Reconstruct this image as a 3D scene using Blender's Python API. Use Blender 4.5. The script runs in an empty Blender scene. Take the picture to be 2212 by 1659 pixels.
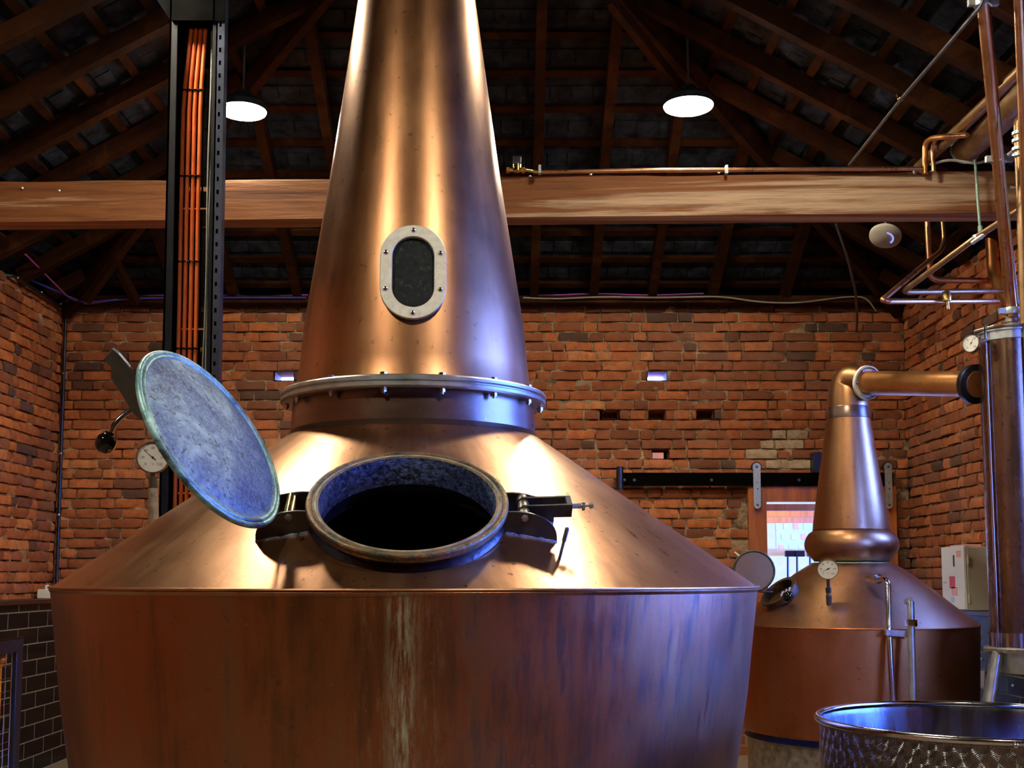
import bpy, bmesh, math, random
from mathutils import Vector, Matrix, noise
random.seed(7)
PI = math.pi
V = Vector
SC = bpy.context.scene
COL = SC.collection

# ------------------------------------------------------------------ camera
FPX = 2500.0
TH = math.radians(5)
PCY = 1247 - FPX * math.tan(TH)
CAM = V((0, 0, 1.48))
cam_d = bpy.data.cameras.new('camera'); cam = bpy.data.objects.new('camera', cam_d); COL.objects.link(cam)
cam.location = CAM; cam.rotation_euler = (PI / 2 + TH, 0, 0)
cam_d.sensor_fit = 'HORIZONTAL'; cam_d.sensor_width = 36
cam_d.lens = 36 * FPX / 2212
cam_d.shift_y = (PCY - 829.5) / 2212
cam_d.clip_start = 0.05; cam_d.clip_end = 200
SC.camera = cam
FW = V((0, math.cos(TH), math.sin(TH))); UPV = V((0, -math.sin(TH), math.cos(TH)))

def at(px, py, Y):
    """point at forward distance Y that the photograph shows at that spot (measuring aid)"""
    d = FW + V((1, 0, 0)) * ((px - 1106) / FPX) - UPV * ((py - PCY) / FPX)
    return CAM + d * (Y / d.y)

# ------------------------------------------------------------------ materials
def new_mat(name):
    m = bpy.data.materials.new(name); m.use_nodes = True
    nt = m.node_tree; nt.nodes.clear()
    out = nt.nodes.new('ShaderNodeOutputMaterial')
    b = nt.nodes.new('ShaderNodeBsdfPrincipled')
    nt.links.new(b.outputs[0], out.inputs[0])
    return m, nt, b

class NT:
    def __init__(s, nt): s.nt = nt
    def n(s, t, **kw):
        x = s.nt.nodes.new(t)
        for k, v in kw.items(): setattr(x, k, v)
        return x
    def l(s, a, b): s.nt.links.new(a, b)
    def coord(s, scale=(1, 1, 1), loc=(0, 0, 0), rot=(0, 0, 0), kind='Object'):
        tc = s.n('ShaderNodeTexCoord'); mp = s.n('ShaderNodeMapping')
        mp.inputs['Scale'].default_value = scale; mp.inputs['Location'].default_value = loc
        mp.inputs['Rotation'].default_value = rot
        s.l(tc.outputs[kind], mp.inputs[0]); return mp.outputs[0]
    def noise(s, vec, scale=5, detail=4, rough=.55, dist=0):
        x = s.n('ShaderNodeTexNoise'); x.inputs['Scale'].default_value = scale
        x.inputs['Detail'].default_value = detail; x.inputs['Roughness'].default_value = rough
        x.inputs['Distortion'].default_value = dist
        s.l(vec, x.inputs['Vector']); return x.outputs['Fac']
    def ramp(s, fac, stops, interp='LINEAR'):
        r = s.n('ShaderNodeValToRGB'); cr = r.color_ramp; cr.interpolation = interp
        while len(cr.elements) < len(stops): cr.elements.new(.5)
        for e, (p, c) in zip(cr.elements, stops):
            e.position = p; e.color = (c, c, c, 1) if isinstance(c, (int, float)) else (*c, 1)
        s.l(fac, r.inputs[0]); return r.outputs[0]
    def mix(s, fac, a, b, mode='MIX'):
        m = s.n('ShaderNodeMix', data_type='RGBA', blend_type=mode)
        for sock, v in ((m.inputs[0], fac), (m.inputs[6], a), (m.inputs[7], b)):
            if isinstance(v, (int, float)): sock.default_value = v
            elif isinstance(v, tuple): sock.default_value = (*v, 1)
            else: s.l(v, sock)
        return m.outputs[2]
    def math(s, op, a, b=0.0, clamp=False):
        m = s.n('ShaderNodeMath', operation=op, use_clamp=clamp)
        for sock, v in ((m.inputs[0], a), (m.inputs[1], b)):
            if isinstance(v, (int, float)): sock.default_value = v
            else: s.l(v, sock)
        return m.outputs[0]
    def bump(s, h, strength=.3, dist=.01):
        b = s.n('ShaderNodeBump'); b.inputs['Strength'].default_value = strength
        b.inputs['Distance'].default_value = dist; s.l(h, b.inputs['Height']); return b.outputs[0]

def simple(name, col, rough=.5, metal=0.0, var=.25, nscale=12, bump=.1, spec=None, stretch=(1, 1, 1)):
    m, nt, b = new_mat(name); k = NT(nt)
    v = k.coord(stretch)
    f = k.noise(v, nscale, 5)
    lo = tuple(c * (1 - var) for c in col); hi = tuple(min(1, c * (1 + var)) for c in col)
    k.l(k.ramp(f, [(.3, lo), (.7, hi)]), b.inputs['Base Color'])
    r = k.ramp(f, [(.3, max(0, rough - .08)), (.7, min(1, rough + .08))])
    k.l(r, b.inputs['Roughness'])
    b.inputs['Metallic'].default_value = metal
    if spec is not None: b.inputs['Specular IOR Level'].default_value = spec
    if bump: k.l(k.bump(k.noise(v, nscale * 4, 4), bump, .004), b.inputs['Normal'])
    return m

def copper(name, stops, rough=(.32, .5), metal=.85, streak=(9, 9, .7), polar=False, spots=.5, green_line=False, bump=.12, coat=0):
    m, nt, b = new_mat(name); k = NT(nt)
    tc = k.n('ShaderNodeTexCoord')
    vs = tc.outputs['Object']
    sep = k.n('ShaderNodeSeparateXYZ'); k.l(vs, sep.inputs[0])
    x, y, z = sep.outputs
    if polar:
        ang = k.math('ARCTAN2', x, y)
        rad = k.math('SQRT', k.math('ADD', k.math('MULTIPLY', x, x), k.math('MULTIPLY', y, y)))
        cmb = k.n('ShaderNodeCombineXYZ'); k.l(k.math('MULTIPLY', ang, 3.0), cmb.inputs[0]); k.l(k.math('MULTIPLY', rad, .5), cmb.inputs[1]); k.l(k.math('MULTIPLY', z, .5), cmb.inputs[2])
        v1 = cmb.outputs[0]; s1 = 2.2; s2 = 11
    else:
        v1 = k.coord(streak); s1 = .8; s2 = 5
    f1 = k.noise(v1, s1, 5, .6, .4)
    f2 = k.noise(v1, s2, 6, .7)
    f3 = k.noise(vs, 3.5, 5, .6, .6)
    f = k.math('ADD', k.math('MULTIPLY', f1, .5), k.math('ADD', k.math('MULTIPLY', f2, .2), k.math('MULTIPLY', f3, .3)))
    col = k.ramp(f, stops)
    # little stains and marks
    sp = k.noise(vs, 38, 3, .5); spm = k.ramp(sp, [(.66, 0), (.72, spots)])
    col = k.mix(spm, col, tuple(c * .35 for c in stops[0][1]))
    sp2 = k.noise(vs, 70, 2, .5); spm2 = k.ramp(sp2, [(.72, 0), (.76, spots * .7)])
    col = k.mix(spm2, col, (.6, .5, .35))
    met = None
    if green_line:
        ax = k.math('ABSOLUTE', k.math('ADD', x, .004))
        front = k.math('LESS_THAN', y, 0.0)
        wob = k.noise(k.coord((26, 26, 1.2)), 1.6, 6, .75)
        m1 = k.ramp(ax, [(.012, 1), (.05, .0)])
        m2 = k.ramp(wob, [(.42, 0), (.6, 1)])
        mm = k.math('MULTIPLY', k.math('MULTIPLY', m1, m2), front)
        side = k.ramp(ax, [(.03, .5), (.16, 0)])
        m3 = k.ramp(k.noise(k.coord((45, 45, .8)), 1.5, 6, .8), [(.52, 0), (.66, .8)])
        mm = k.math('MAXIMUM', mm, k.math('MULTIPLY', k.math('MULTIPLY', side, m3), front))
        col = k.mix(mm, col, (.42, .50, .42))
        met = k.math('SUBTRACT', metal, k.math('MULTIPLY', mm, metal * .9))
        # dark drips on the right of the body
        dr = k.ramp(k.noise(k.coord((22, 22, .5)), 2.0, 5, .7), [(.50, 0), (.64, .75)])
        rt = k.ramp(x, [(.0, 0), (.25, 1)])
        col = k.mix(k.math('MULTIPLY', dr, rt), col, (.10, .07, .06))
    k.l(col, b.inputs['Base Color'])
    rr = k.ramp(k.math('ADD', k.math('MULTIPLY', f2, .5), k.math('MULTIPLY', f3, .5)), [(.3, rough[0]), (.7, rough[1])])
    if met is not None:
        k.l(met, b.inputs['Metallic'])
    else: b.inputs['Metallic'].default_value = metal
    k.l(rr, b.inputs['Roughness'])
    b.inputs['Coat Weight'].default_value = coat; b.inputs['Coat Roughness'].default_value = .30; b.inputs['Coat IOR'].default_value = 1.6
    # faint dents and scratches
    h = k.math('ADD', k.math('MULTIPLY', f3, .7), k.math('MULTIPLY', f2, .25))
    k.l(k.bump(h, bump, .03), b.inputs['Normal'])
    return m

M = {}
def mats():
    M['body'] = copper('copper_body', [(.30, (.075, .030, .012)), (.42, (.19, .070, .020)), (.50, (.32, .10, .026)), (.58, (.28, .125, .045)), (.66, (.18, .105, .080)), (.78, (.36, .19, .08))],
                       (.27, .46), .88, streak=(10, 10, .35), green_line=True, spots=.3, bump=.10, coat=.7)
    M['shoulder'] = copper('copper_shoulder', [(.34, (.17, .075, .035)), (.46, (.42, .19, .08)), (.6, (.54, .29, .14)), (.75, (.62, .40, .23))], (.25, .37), .96, polar=True, spots=.8, bump=.07, coat=.25)
    M['neck'] = copper('copper_neck', [(.34, (.17, .075, .032)), (.48, (.39, .175, .070)), (.6, (.50, .25, .11)), (.72, (.42, .27, .17))], (.29, .38), .94, streak=(5, 5, .6), spots=.45, bump=.035, coat=.5)
    M['collar'] = copper('copper_collar', [(.3, (.07, .036, .022)), (.5, (.13, .07, .045)), (.6, (.17, .12, .09)), (.72, (.42, .25, .11))], (.24, .42), .88, streak=(2.5, 2.5, 7), bump=.06, coat=1)
    M['still2'] = copper('copper_small_still', [(.3, (.20, .085, .030)), (.5, (.34, .165, .065)), (.7, (.44, .23, .10))], (.32, .45), .98, streak=(5, 5, .8), bump=.05, coat=.25)
    M['still2body'] = copper('copper_small_body', [(.3, (.20, .06, .015)), (.5, (.36, .11, .025)), (.7, (.42, .16, .05))], (.38, .5), .97, streak=(4, 4, .6), bump=.05)
    M['shell'] = copper('condenser_copper', [(.3, (.09, .045, .025)), (.5, (.16, .085, .05)), (.7, (.30, .13, .055))], (.2, .34), .85, streak=(7, 7, .5), bump=.04, coat=.2)
    M['pipe'] = copper('copper_pipe', [(.3, (.30, .13, .055)), (.5, (.48, .23, .11)), (.7, (.62, .36, .19))], (.22, .4), .9, streak=(6, 6, 6), bump=.04)
    M['pipe_dull'] = copper('dull_copper_pipe', [(.3, (.16, .10, .05)), (.5, (.32, .19, .09)), (.7, (.45, .33, .2))], (.3, .5), .8, streak=(9, 9, 9), bump=.08)
    M['arm'] = copper('copper_arm', [(.3, (.45, .18, .05)), (.5, (.60, .27, .09)), (.7, (.66, .36, .14))], (.3, .42), .8, streak=(5, 5, 5), bump=.05)
    M['steel'] = simple('brushed_steel', (.46, .51, .54), .36, .75, .18, 20, .08)
    M['steel_pale'] = simple('pale_steel_plate', (.80, .83, .80), .45, .35, .10, 60, .15)
    M['steel_dark'] = simple('dark_steel', (.11, .115, .125), .38, .75, .3, 14, .08)
    M['steel_old'] = simple('stained_steel', (.34, .32, .27), .45, .7, .45, 25, .3)
    M['galv'] = simple('galvanised_strap', (.52, .62, .66), .38, .6, .2, 60, .1)
    M['chrome'] = simple('chrome', (.72, .72, .74), .14, 1, .05, 10, 0)
    M['black_metal'] = simple('black_painted_metal', (.012, .014, .020), .35, .2, .3, 10, .06)
    M['black_matt'] = simple('matt_black_metal', (.003, .003, .003), .9, 0, .3, 10, .0, spec=.0)
    M['black_soft'] = simple('satin_black_metal', (.007, .008, .010), .6, 0, .3, 10, .04, spec=.12)
    M['black_frame'] = simple('blue_black_frame', (.020, .028, .055), .4, .3, .3, 10, .06)
    M['black_plastic'] = simple('glossy_black_plastic', (.006, .006, .007), .07, 0, .1, 10, 0)
    M['dark_inside'] = simple('shade_dark_inside', (.006, .006, .007), .8, 0, .3, 10, .1)  # near-black: shade inside the hollow still put into the colour
    M['brass'] = simple('brass', (.72, .50, .16), .22, 1, .2, 30, .05)
    M['white_paint'] = simple('white_painted_metal', (.80, .82, .83), .38, 0, .04, 8, .02)
    M['cream_paint'] = simple('cream_painted_metal', (.50, .48, .40), .42, 0, .05, 8, .02)
    M['dial'] = simple('dial_face', (.80, .81, .78), .4, 0, .04, 20, 0)
    M['ink'] = simple('black_ink', (.012, .012, .014), .5, 0, .1, 10, 0)
    M['red'] = simple('red_label', (.75, .03, .035), .5, 0, .1, 10, 0)
    M['pink'] = simple('pink_label', (.85, .40, .42), .5, 0, .1, 10, 0)
    M['orange'] = simple('orange_plastic_conduit', (.66, .12, .015), .5, 0, .12, 10, .02)
    M['grey_cable'] = simple('grey_cable', (.30, .31, .27), .45, 0, .15, 20, .03)
    M['blue_cable'] = simple('blue_cable', (.05, .06, .5), .4, 0, .2, 10, 0)
    M['purple_cable'] = simple('purple_cable', (.38, .08, .42), .4, 0, .2, 10, 0)
    M['teal'] = simple('verdigris_rod', (.40, .62, .52), .5, .3, .2, 40, .1)
    M['glass_dark'] = simple('dusty_sight_glass', (.028, .036, .045), .22, 0, .15, 60, .0)
    M['orange_ball'] = simple('orange_rubber_ball', (.85, .33, .05), .35, 0, .1, 10, 0)
    M['tin'] = simple('tinned_disc', (.17, .085, .022), .5, .6, .15, 6, .03)
    M['green_rim'] = simple('green_gasket', (.06, .085, .05), .5, .2, .4, 30, .1)
    M['paper'] = simple('pale_plaster', (.78, .80, .80), .7, 0, .05, 6, .02)
    M['wood_pale'] = simple('pale_wood', (.62, .42, .26), .5, 0, .2, 6, .05, stretch=(1, 8, 8))
    M['floor'] = simple('beige_concrete_floor', (.26, .21, .15), .5, 0, .2, 3, .1)
    M['door_wood'] = simple('stained_door_timber', (.44, .13, .03), .4, 0, .3, 3, .06, stretch=(9, 9, .8))
    M['dark_wood'] = simple('dark_ledge_timber', (.045, .022, .012), .4, 0, .4, 5, .1, stretch=(8, 1, 8))
    M['skirt'] = simple('blackened_copper', (.045, .040, .045), .34, .85, .5, 18, .5)
    M['weld'] = simple('blued_weld', (.30, .36, .46), .35, .9, .5, 160, .9)

    # timber: rafters, beams
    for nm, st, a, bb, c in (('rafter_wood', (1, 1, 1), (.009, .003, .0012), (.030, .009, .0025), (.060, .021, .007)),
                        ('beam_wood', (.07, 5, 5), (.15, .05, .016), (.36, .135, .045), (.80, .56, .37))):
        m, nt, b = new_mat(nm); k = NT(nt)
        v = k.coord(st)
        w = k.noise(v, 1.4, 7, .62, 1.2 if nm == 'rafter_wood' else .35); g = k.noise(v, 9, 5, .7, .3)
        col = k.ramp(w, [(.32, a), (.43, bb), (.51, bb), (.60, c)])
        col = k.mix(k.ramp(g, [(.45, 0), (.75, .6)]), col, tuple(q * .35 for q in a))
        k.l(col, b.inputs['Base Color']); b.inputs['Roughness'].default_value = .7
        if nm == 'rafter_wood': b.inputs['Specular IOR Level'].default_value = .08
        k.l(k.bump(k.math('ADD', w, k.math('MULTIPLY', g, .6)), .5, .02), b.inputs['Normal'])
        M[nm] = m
    # brick
    m, nt, b = new_mat('old_red_brick'); k = NT(nt)
    at_ = k.n('ShaderNodeAttribute', attribute_name='tone'); v = k.coord()
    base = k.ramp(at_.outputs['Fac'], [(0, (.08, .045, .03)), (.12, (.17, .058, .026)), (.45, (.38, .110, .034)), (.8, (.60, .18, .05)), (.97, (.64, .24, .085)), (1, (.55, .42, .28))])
    nf = k.noise(v, 16, 6, .65); n2 = k.noise(v, 70, 4, .7); n3 = k.noise(v, 1.3, 3, .6)
    col = k.mix(k.ramp(nf, [(.35, .55), (.6, 0)]), base, (.17, .05, .022))
    col = k.mix(k.ramp(n2, [(.62, 0), (.75, .5)]), col, (.58, .36, .22))
    col = k.mix(k.ramp(n3, [(.5, 0), (.72, .30)]), col, (.30, .20, .16))
    k.l(col, b.inputs['Base Color']); b.inputs['Roughness'].default_value = .85
    k.l(k.bump(k.math('ADD', nf, k.math('MULTIPLY', n2, .5)), .7, .012), b.inputs['Normal'])
    M['brick'] = m
    m, nt, b = new_mat('sandy_mortar'); k = NT(nt); v = k.coord()
    nf = k.noise(v, 9, 6, .7); n2 = k.noise(v, 90, 4, .7)
    col = k.ramp(nf, [(.36, (.12, .075, .04)), (.5, (.42, .29, .17)), (.68, (.62, .46, .29))])
    k.l(col, b.inputs['Base Color']); b.inputs['Roughness'].default_value = .95
    k.l(k.bump(k.math('ADD', k.math('MULTIPLY', nf, 1.5), k.math('MULTIPLY', n2, .5)), 1, .02), b.inputs['Normal'])
    M['mortar'] = m
    # plain brick for the walls behind the photographer
    m, nt, b = new_mat('brick_courses'); k = NT(nt)
    tc = k.n('ShaderNodeTexCoord'); sp = k.n('ShaderNodeSeparateXYZ'); k.l(tc.outputs['Object'], sp.inputs[0])
    cm = k.n('ShaderNodeCombineXYZ'); k.l(k.math('ADD', sp.outputs[0], sp.outputs[1]), cm.inputs[0]); k.l(sp.outputs[2], cm.inputs[1])
    br = k.n('ShaderNodeTexBrick'); k.l(cm.outputs[0], br.inputs['Vector'])
    br.inputs['Scale'].default_value = 1; br.inputs['Brick Width'].default_value = .25; br.inputs['Row Height'].default_value = .084
    br.inputs['Mortar Size'].default_value = .008
    br.inputs['Color1'].default_value = (.40, .12, .04, 1); br.inputs['Color2'].default_value = (.24, .07, .03, 1); br.inputs['Mortar'].default_value = (.3, .2, .12, 1)
    k.l(br.outputs['Color'], b.inputs['Base Color']); b.inputs['Roughness'].default_value = .85
    k.l(k.bump(k.math('MULTIPLY', br.outputs['Fac'], -1.0), .6, .01), b.inputs['Normal'])
    M['brick_plain'] = m
    # black wall tiles
    m, nt, b = new_mat('black_wall_tiles'); k = NT(nt)
    tc = k.n('ShaderNodeTexCoord'); sp = k.n('ShaderNodeSeparateXYZ'); k.l(tc.outputs['Object'], sp.inputs[0])
    cm = k.n('ShaderNodeCombineXYZ'); k.l(k.math('ADD', sp.outputs[0], sp.outputs[1]), cm.inputs[0]); k.l(sp.outputs[2], cm.inputs[1])
    br = k.n('ShaderNodeTexBrick'); k.l(cm.outputs[0], br.inputs['Vector'])
    br.inputs['Scale'].default_value = 1; br.inputs['Brick Width'].default_value = .36; br.inputs['Row Height'].default_value = .122
    br.inputs['Mortar Size'].default_value = .0045; br.inputs['Mortar Smooth'].default_value = .1
    br.inputs['Color1'].default_value = (.008, .009, .013, 1); br.inputs['Color2'].default_value = (.012, .012, .016, 1); br.inputs['Mortar'].default_value = (.26, .25, .23, 1)
    k.l(br.outputs['Color'], b.inputs['Base Color'])
    k.l(k.ramp(br.outputs['Fac'], [(0, .16), (1, .8)]), b.inputs['Roughness']); b.inputs['Specular IOR Level'].default_value = .09
    k.l(k.bump(k.math('MULTIPLY', br.outputs['Fac'], -1.0), .5, .006), b.inputs['Normal'])
    M['tile'] = m
    # underside of roof tiles: dusty grey tiles
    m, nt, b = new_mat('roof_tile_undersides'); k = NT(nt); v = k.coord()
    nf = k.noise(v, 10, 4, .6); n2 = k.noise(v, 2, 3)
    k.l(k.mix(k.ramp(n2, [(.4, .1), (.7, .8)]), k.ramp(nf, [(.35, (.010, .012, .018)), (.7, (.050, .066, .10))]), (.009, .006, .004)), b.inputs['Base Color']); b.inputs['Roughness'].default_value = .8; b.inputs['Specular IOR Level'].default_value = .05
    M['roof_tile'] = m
    # lid underside: pitted tinned metal, turquoise patina, blue daylight put into the colour
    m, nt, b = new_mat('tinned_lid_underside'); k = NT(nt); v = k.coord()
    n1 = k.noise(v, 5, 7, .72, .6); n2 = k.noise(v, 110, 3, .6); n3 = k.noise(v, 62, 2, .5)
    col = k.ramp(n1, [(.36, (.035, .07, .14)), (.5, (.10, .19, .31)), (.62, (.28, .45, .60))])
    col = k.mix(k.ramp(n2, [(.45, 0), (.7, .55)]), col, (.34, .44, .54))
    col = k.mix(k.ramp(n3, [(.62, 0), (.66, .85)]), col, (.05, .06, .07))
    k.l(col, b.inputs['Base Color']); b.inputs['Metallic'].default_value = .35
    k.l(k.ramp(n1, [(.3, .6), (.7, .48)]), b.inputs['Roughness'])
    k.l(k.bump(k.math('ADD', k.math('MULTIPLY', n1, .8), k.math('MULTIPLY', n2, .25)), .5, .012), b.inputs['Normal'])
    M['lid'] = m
    m, nt, b = new_mat('verdigris_rim'); k = NT(nt); v = k.coord()
    n1 = k.noise(v, 14, 6, .7, .5); n2 = k.noise(v, 90, 3, .6)
    col = k.ramp(n1, [(.36, (.05, .09, .11)), (.47, (.20, .42, .48)), (.62, (.42, .72, .80)), (.74, (.50, .50, .44))])
    k.l(col, b.inputs['Base Color']); b.inputs['Metallic'].default_value = .35; b.inputs['Roughness'].default_value = .38
    k.l(k.bump(n2, .4, .006), b.inputs['Normal'])
    M['lid_rim'] = m
    m, nt, b = new_mat('stained_manhole_ring'); k = NT(nt); v = k.coord()
    n1 = k.noise(v, 11, 6, .7, .5); n2 = k.noise(v, 60, 4, .7)
    col = k.ramp(n1, [(.34, (.02, .026, .018)), (.45, (.075, .065, .04)), (.54, (.18, .10, .045)), (.62, (.11, .11, .085)), (.72, (.22, .22, .19))])
    col = k.mix(k.ramp(n2, [(.55, 0), (.7, .6)]), col, (.08, .09, .07))
    k.l(col, b.inputs['Base Color']); b.inputs['Metallic'].default_value = .7; b.inputs['Roughness'].default_value = .42
    k.l(k.bump(n2, .5, .01), b.inputs['Normal'])
    M['ring'] = m
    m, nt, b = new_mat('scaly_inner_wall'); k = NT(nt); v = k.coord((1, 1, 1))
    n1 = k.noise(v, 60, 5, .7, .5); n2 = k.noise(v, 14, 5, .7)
    col = k.ramp(n1, [(.4, (.012, .016, .05)), (.62, (.11, .19, .55))])  # blue of the daylight on the inner wall put into its colour
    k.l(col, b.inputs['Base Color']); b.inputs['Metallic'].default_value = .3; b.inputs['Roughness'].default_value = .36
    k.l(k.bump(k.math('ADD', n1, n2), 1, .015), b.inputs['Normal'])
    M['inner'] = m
    # stainless tub, outside with rows of circular polishing marks
    m, nt, b = new_mat('swirled_stainless'); k = NT(nt)
    tc = k.n('ShaderNodeTexCoord'); sp = k.n('ShaderNodeSeparateXYZ'); k.l(tc.outputs['Object'], sp.inputs[0])
    ang = k.math('ARCTAN2', sp.outputs[0], sp.outputs[1])
    u = k.math('MULTIPLY', ang, .45 / .042); vv = k.math('MULTIPLY', sp.outputs[2], 1 / .036)
    row = k.math('FLOOR', vv); u2 = k.math('ADD', u, k.math('MULTIPLY', row, .5))
    fu = k.math('SUBTRACT', k.math('FRACT', u2), .5); fv = k.math('SUBTRACT', k.math('FRACT', vv), .5)
    a2 = k.math('ARCTAN2', fu, fv)
    rr = k.math('SQRT', k.math('ADD', k.math('MULTIPLY', fu, fu), k.math('MULTIPLY', fv, fv)))
    h = k.math('SINE', k.math('MULTIPLY', rr, 60.0))
    b.inputs['Base Color'].default_value = (.26, .26, .28, 1); b.inputs['Metallic'].default_value = 1; b.inputs['Roughness'].default_value = .26
    hh = k.math('ADD', k.math('MULTIPLY', h, .5), k.math('MULTIPLY', rr, 2.0))
    k.l(k.bump(hh, .6, .0022), b.inputs['Normal'])
    M['swirl'] = m
    M['tub_in'] = simple('stainless_inside', (.17, .19, .23), .26, 1, .08, 3, .06, stretch=(6, 6, .5))
    # lamp
    def emis(name, c, s):
        m = bpy.data.materials.new(name); m.use_nodes = True; nt = m.node_tree; nt.nodes.clear()
        o = nt.nodes.new('ShaderNodeOutputMaterial'); e = nt.nodes.new('ShaderNodeEmission')
        e.inputs[0].default_value = (*c, 1); e.inputs[1].default_value = s; nt.links.new(e.outputs[0], o.inputs[0]); return m
    M['lamp'] = emis('lamp_glow', (1.0, .87, .66), 260)
    M['lamp2'] = emis('room_lamp_glow', (.9, .96, 1.0), 26)
    M['blue_glow'] = emis('blue_arc_glow', (.25, .3, 1), 1.4)  # blue emission for the arc on the ceiling fitting
    m, nt, b = new_mat('window_glass'); b.inputs['Base Color'].default_value = (.95, .97, 1, 1)
    b.inputs['Transmission Weight'].default_value = 1; b.inputs['Roughness'].default_value = 0; b.inputs['IOR'].default_value = 1.02
    M['glass'] = m
mats()

# ------------------------------------------------------------------ mesh building
class MB:
    def __init__(s): s.v = []; s.f = []; s.mi = []; s.cur = 0
    def add(s, vs, fs):
        o = len(s.v); s.v += [V(p) for p in vs]; s.f += [tuple(i + o for i in f) for f in fs]; s.mi += [s.cur] * len(fs); return s
    def hexa(s, c):   # 8 corners: bottom 0-3, top 4-7
        return s.add(c, [(0, 3, 2, 1), (4, 5, 6, 7), (0, 1, 5, 4), (1, 2, 6, 5), (2, 3, 7, 6), (3, 0, 4, 7)])
    def box(s, a, b):
        x0, y0, z0 = a; x1, y1, z1 = b
        return s.hexa([(x0, y0, z0), (x1, y0, z0), (x1, y1, z0), (x0, y1, z0), (x0, y0, z1), (x1, y0, z1), (x1, y1, z1), (x0, y1, z1)])
    def obox(s, c, ax, ay, az, hx, hy, hz):
        c = V(c); P = []
        for k in (-1, 1):
            for i, j in ((-1, -1), (1, -1), (1, 1), (-1, 1)):
                P.append(c + ax * hx * i + ay * hy * j + az * hz * k)
        return s.hexa(P)
    def beam(s, p0, p1, w, h, up=V((0, 0, 1))):
        p0, p1 = V(p0), V(p1); d = (p1 - p0).normalized(); sd = d.cross(up).normalized(); u = sd.cross(d)
        return s.obox((p0 + p1) / 2, d, sd, u, (p1 - p0).length / 2, w / 2, h / 2)
    def lathe(s, prof, o=(0, 0, 0), x=V((1, 0, 0)), y=V((0, 1, 0)), z=V((0, 0, 1)), n=64, closed=False, wob=0):
        o = V(o); vs = []; m = len(prof)
        for i in range(n):
            a = 2 * PI * i / n; d = x * math.cos(a) + y * math.sin(a)
            for j, (r, h) in enumerate(prof):
                rr = r * (1 + wob * noise.noise(V((math.cos(a) * 2, math.sin(a) * 2, h * 1.5)))) if wob else r
                vs.append(o + d * rr + z * h)
        fs = []
        for i in range(n):
            k = (i + 1) % n
            for j in range(m if closed else m - 1):
                l = (j + 1) % m
                fs.append((i * m + j, k * m + j, k * m + l, i * m + l))
        return s.add(vs, fs)
    def cyl(s, p0, p1, r, r1=None, n=20, cap=True):
        p0, p1 = V(p0), V(p1); z = (p1 - p0); L = z.length; z.normalize()
        x = z.orthogonal().normalized(); y = z.cross(x)
        r1 = r if r1 is None else r1
        pr = [(r, 0), (r1, L)]
        if cap: pr = [(0.0005, 0)] + pr + [(0.0005, L)]
        return s.lathe(pr, p0, x, y, z, n)
    def tube(s, pts, r, n=14, fillet=0, cap=True):
        pts = [V(p) for p in pts]
        if fillet:
            q = [pts[0]]
            for a, b, c in zip(pts, pts[1:], pts[2:]):
                d0 = (a - b); d1 = (c - b); f = min(fillet, d0.length * .45, d1.length * .45)
                s0 = b + d0.normalized() * f; s1 = b + d1.normalized() * f
                for t in range(7):
                    t /= 6; q.append(s0 * (1 - t) ** 2 + b * 2 * t * (1 - t) + s1 * t * t)
            q.append(pts[-1]); pts = q
        rs = r if isinstance(r, (list, tuple)) else [r] * len(pts)
        if len(rs) != len(pts): rs = [rs[0]] * len(pts)
        vs = []; prev = None
        for i, p in enumerate(pts):
            t = (pts[min(i + 1, len(pts) - 1)] - pts[max(i - 1, 0)]).normalized()
            if prev is None: x = t.orthogonal().normalized()
            else: x = (prev - t * prev.dot(t)).normalized()
            prev = x; y = t.cross(x)
            for k in range(n):
                a = 2 * PI * k / n; vs.append(p + (x * math.cos(a) + y * math.sin(a)) * rs[i])
        fs = []
        for i in range(len(pts) - 1):
            for k in range(n):
                l = (k + 1) % n; fs.append((i * n + k, i * n + l, (i + 1) * n + l, (i + 1) * n + k))
        if cap: fs += [tuple(range(n))[::-1], tuple((len(pts) - 1) * n + k for k in range(n))]
        return s.add(vs, fs)
    def sphere(s, c, r, n=24):
        pr = [(max(.0002, r * math.sin(PI * i / 16)), -r * math.cos(PI * i / 16)) for i in range(17)]
        return s.lathe(pr, c, n=n)
    def prism(s, poly, o, u, v, w, d):    # poly in (u,v), extruded along w by d
        o = V(o); n = len(poly)
        vs = [o + u * a + v * b for a, b in poly] + [o + u * a + v * b + w * d for a, b in poly]
        return s.add(vs, [tuple(range(n))[::-1], tuple(range(n, 2 * n))] + [(i, (i + 1) % n, (i + 1) % n + n, i + n) for i in range(n)])
    def hexnut(s, p, z, r, h):
        p = V(p); z = V(z).normalized(); x = z.orthogonal().normalized(); y = z.cross(x)
        return s.lathe([(.0003, 0), (r * .98, 0), (r, h * .12), (r, h * .88), (r * .85, h), (.0003, h)], p, x, y, z, 6)
    def build(s, name, mat, parent=None, local=False, smooth=35, bevel=0, world_origin=None):
        me = bpy.data.meshes.new(name)
        vs = s.v
        if parent is not None and not local:
            inv = ROOTM[parent.name].inverted(); vs = [inv @ p for p in vs]
        org = None
        if parent is None:
            if world_origin is None:
                xs = [p.x for p in vs]; ys = [p.y for p in vs]; zs = [p.z for p in vs]
                org = V(((min(xs) + max(xs)) / 2, (min(ys) + max(ys)) / 2, min(zs)))
            else: org = V(world_origin)
            vs = [p - org for p in vs]
        me.from_pydata([tuple(p) for p in vs], [], s.f)
        ml = mat if isinstance(mat, (list, tuple)) else [mat]
        for q in ml: me.materials.append(M[q] if isinstance(q, str) else q)
        me.polygons.foreach_set('material_index', s.mi)
        bm = bmesh.new(); bm.from_mesh(me)
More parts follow.
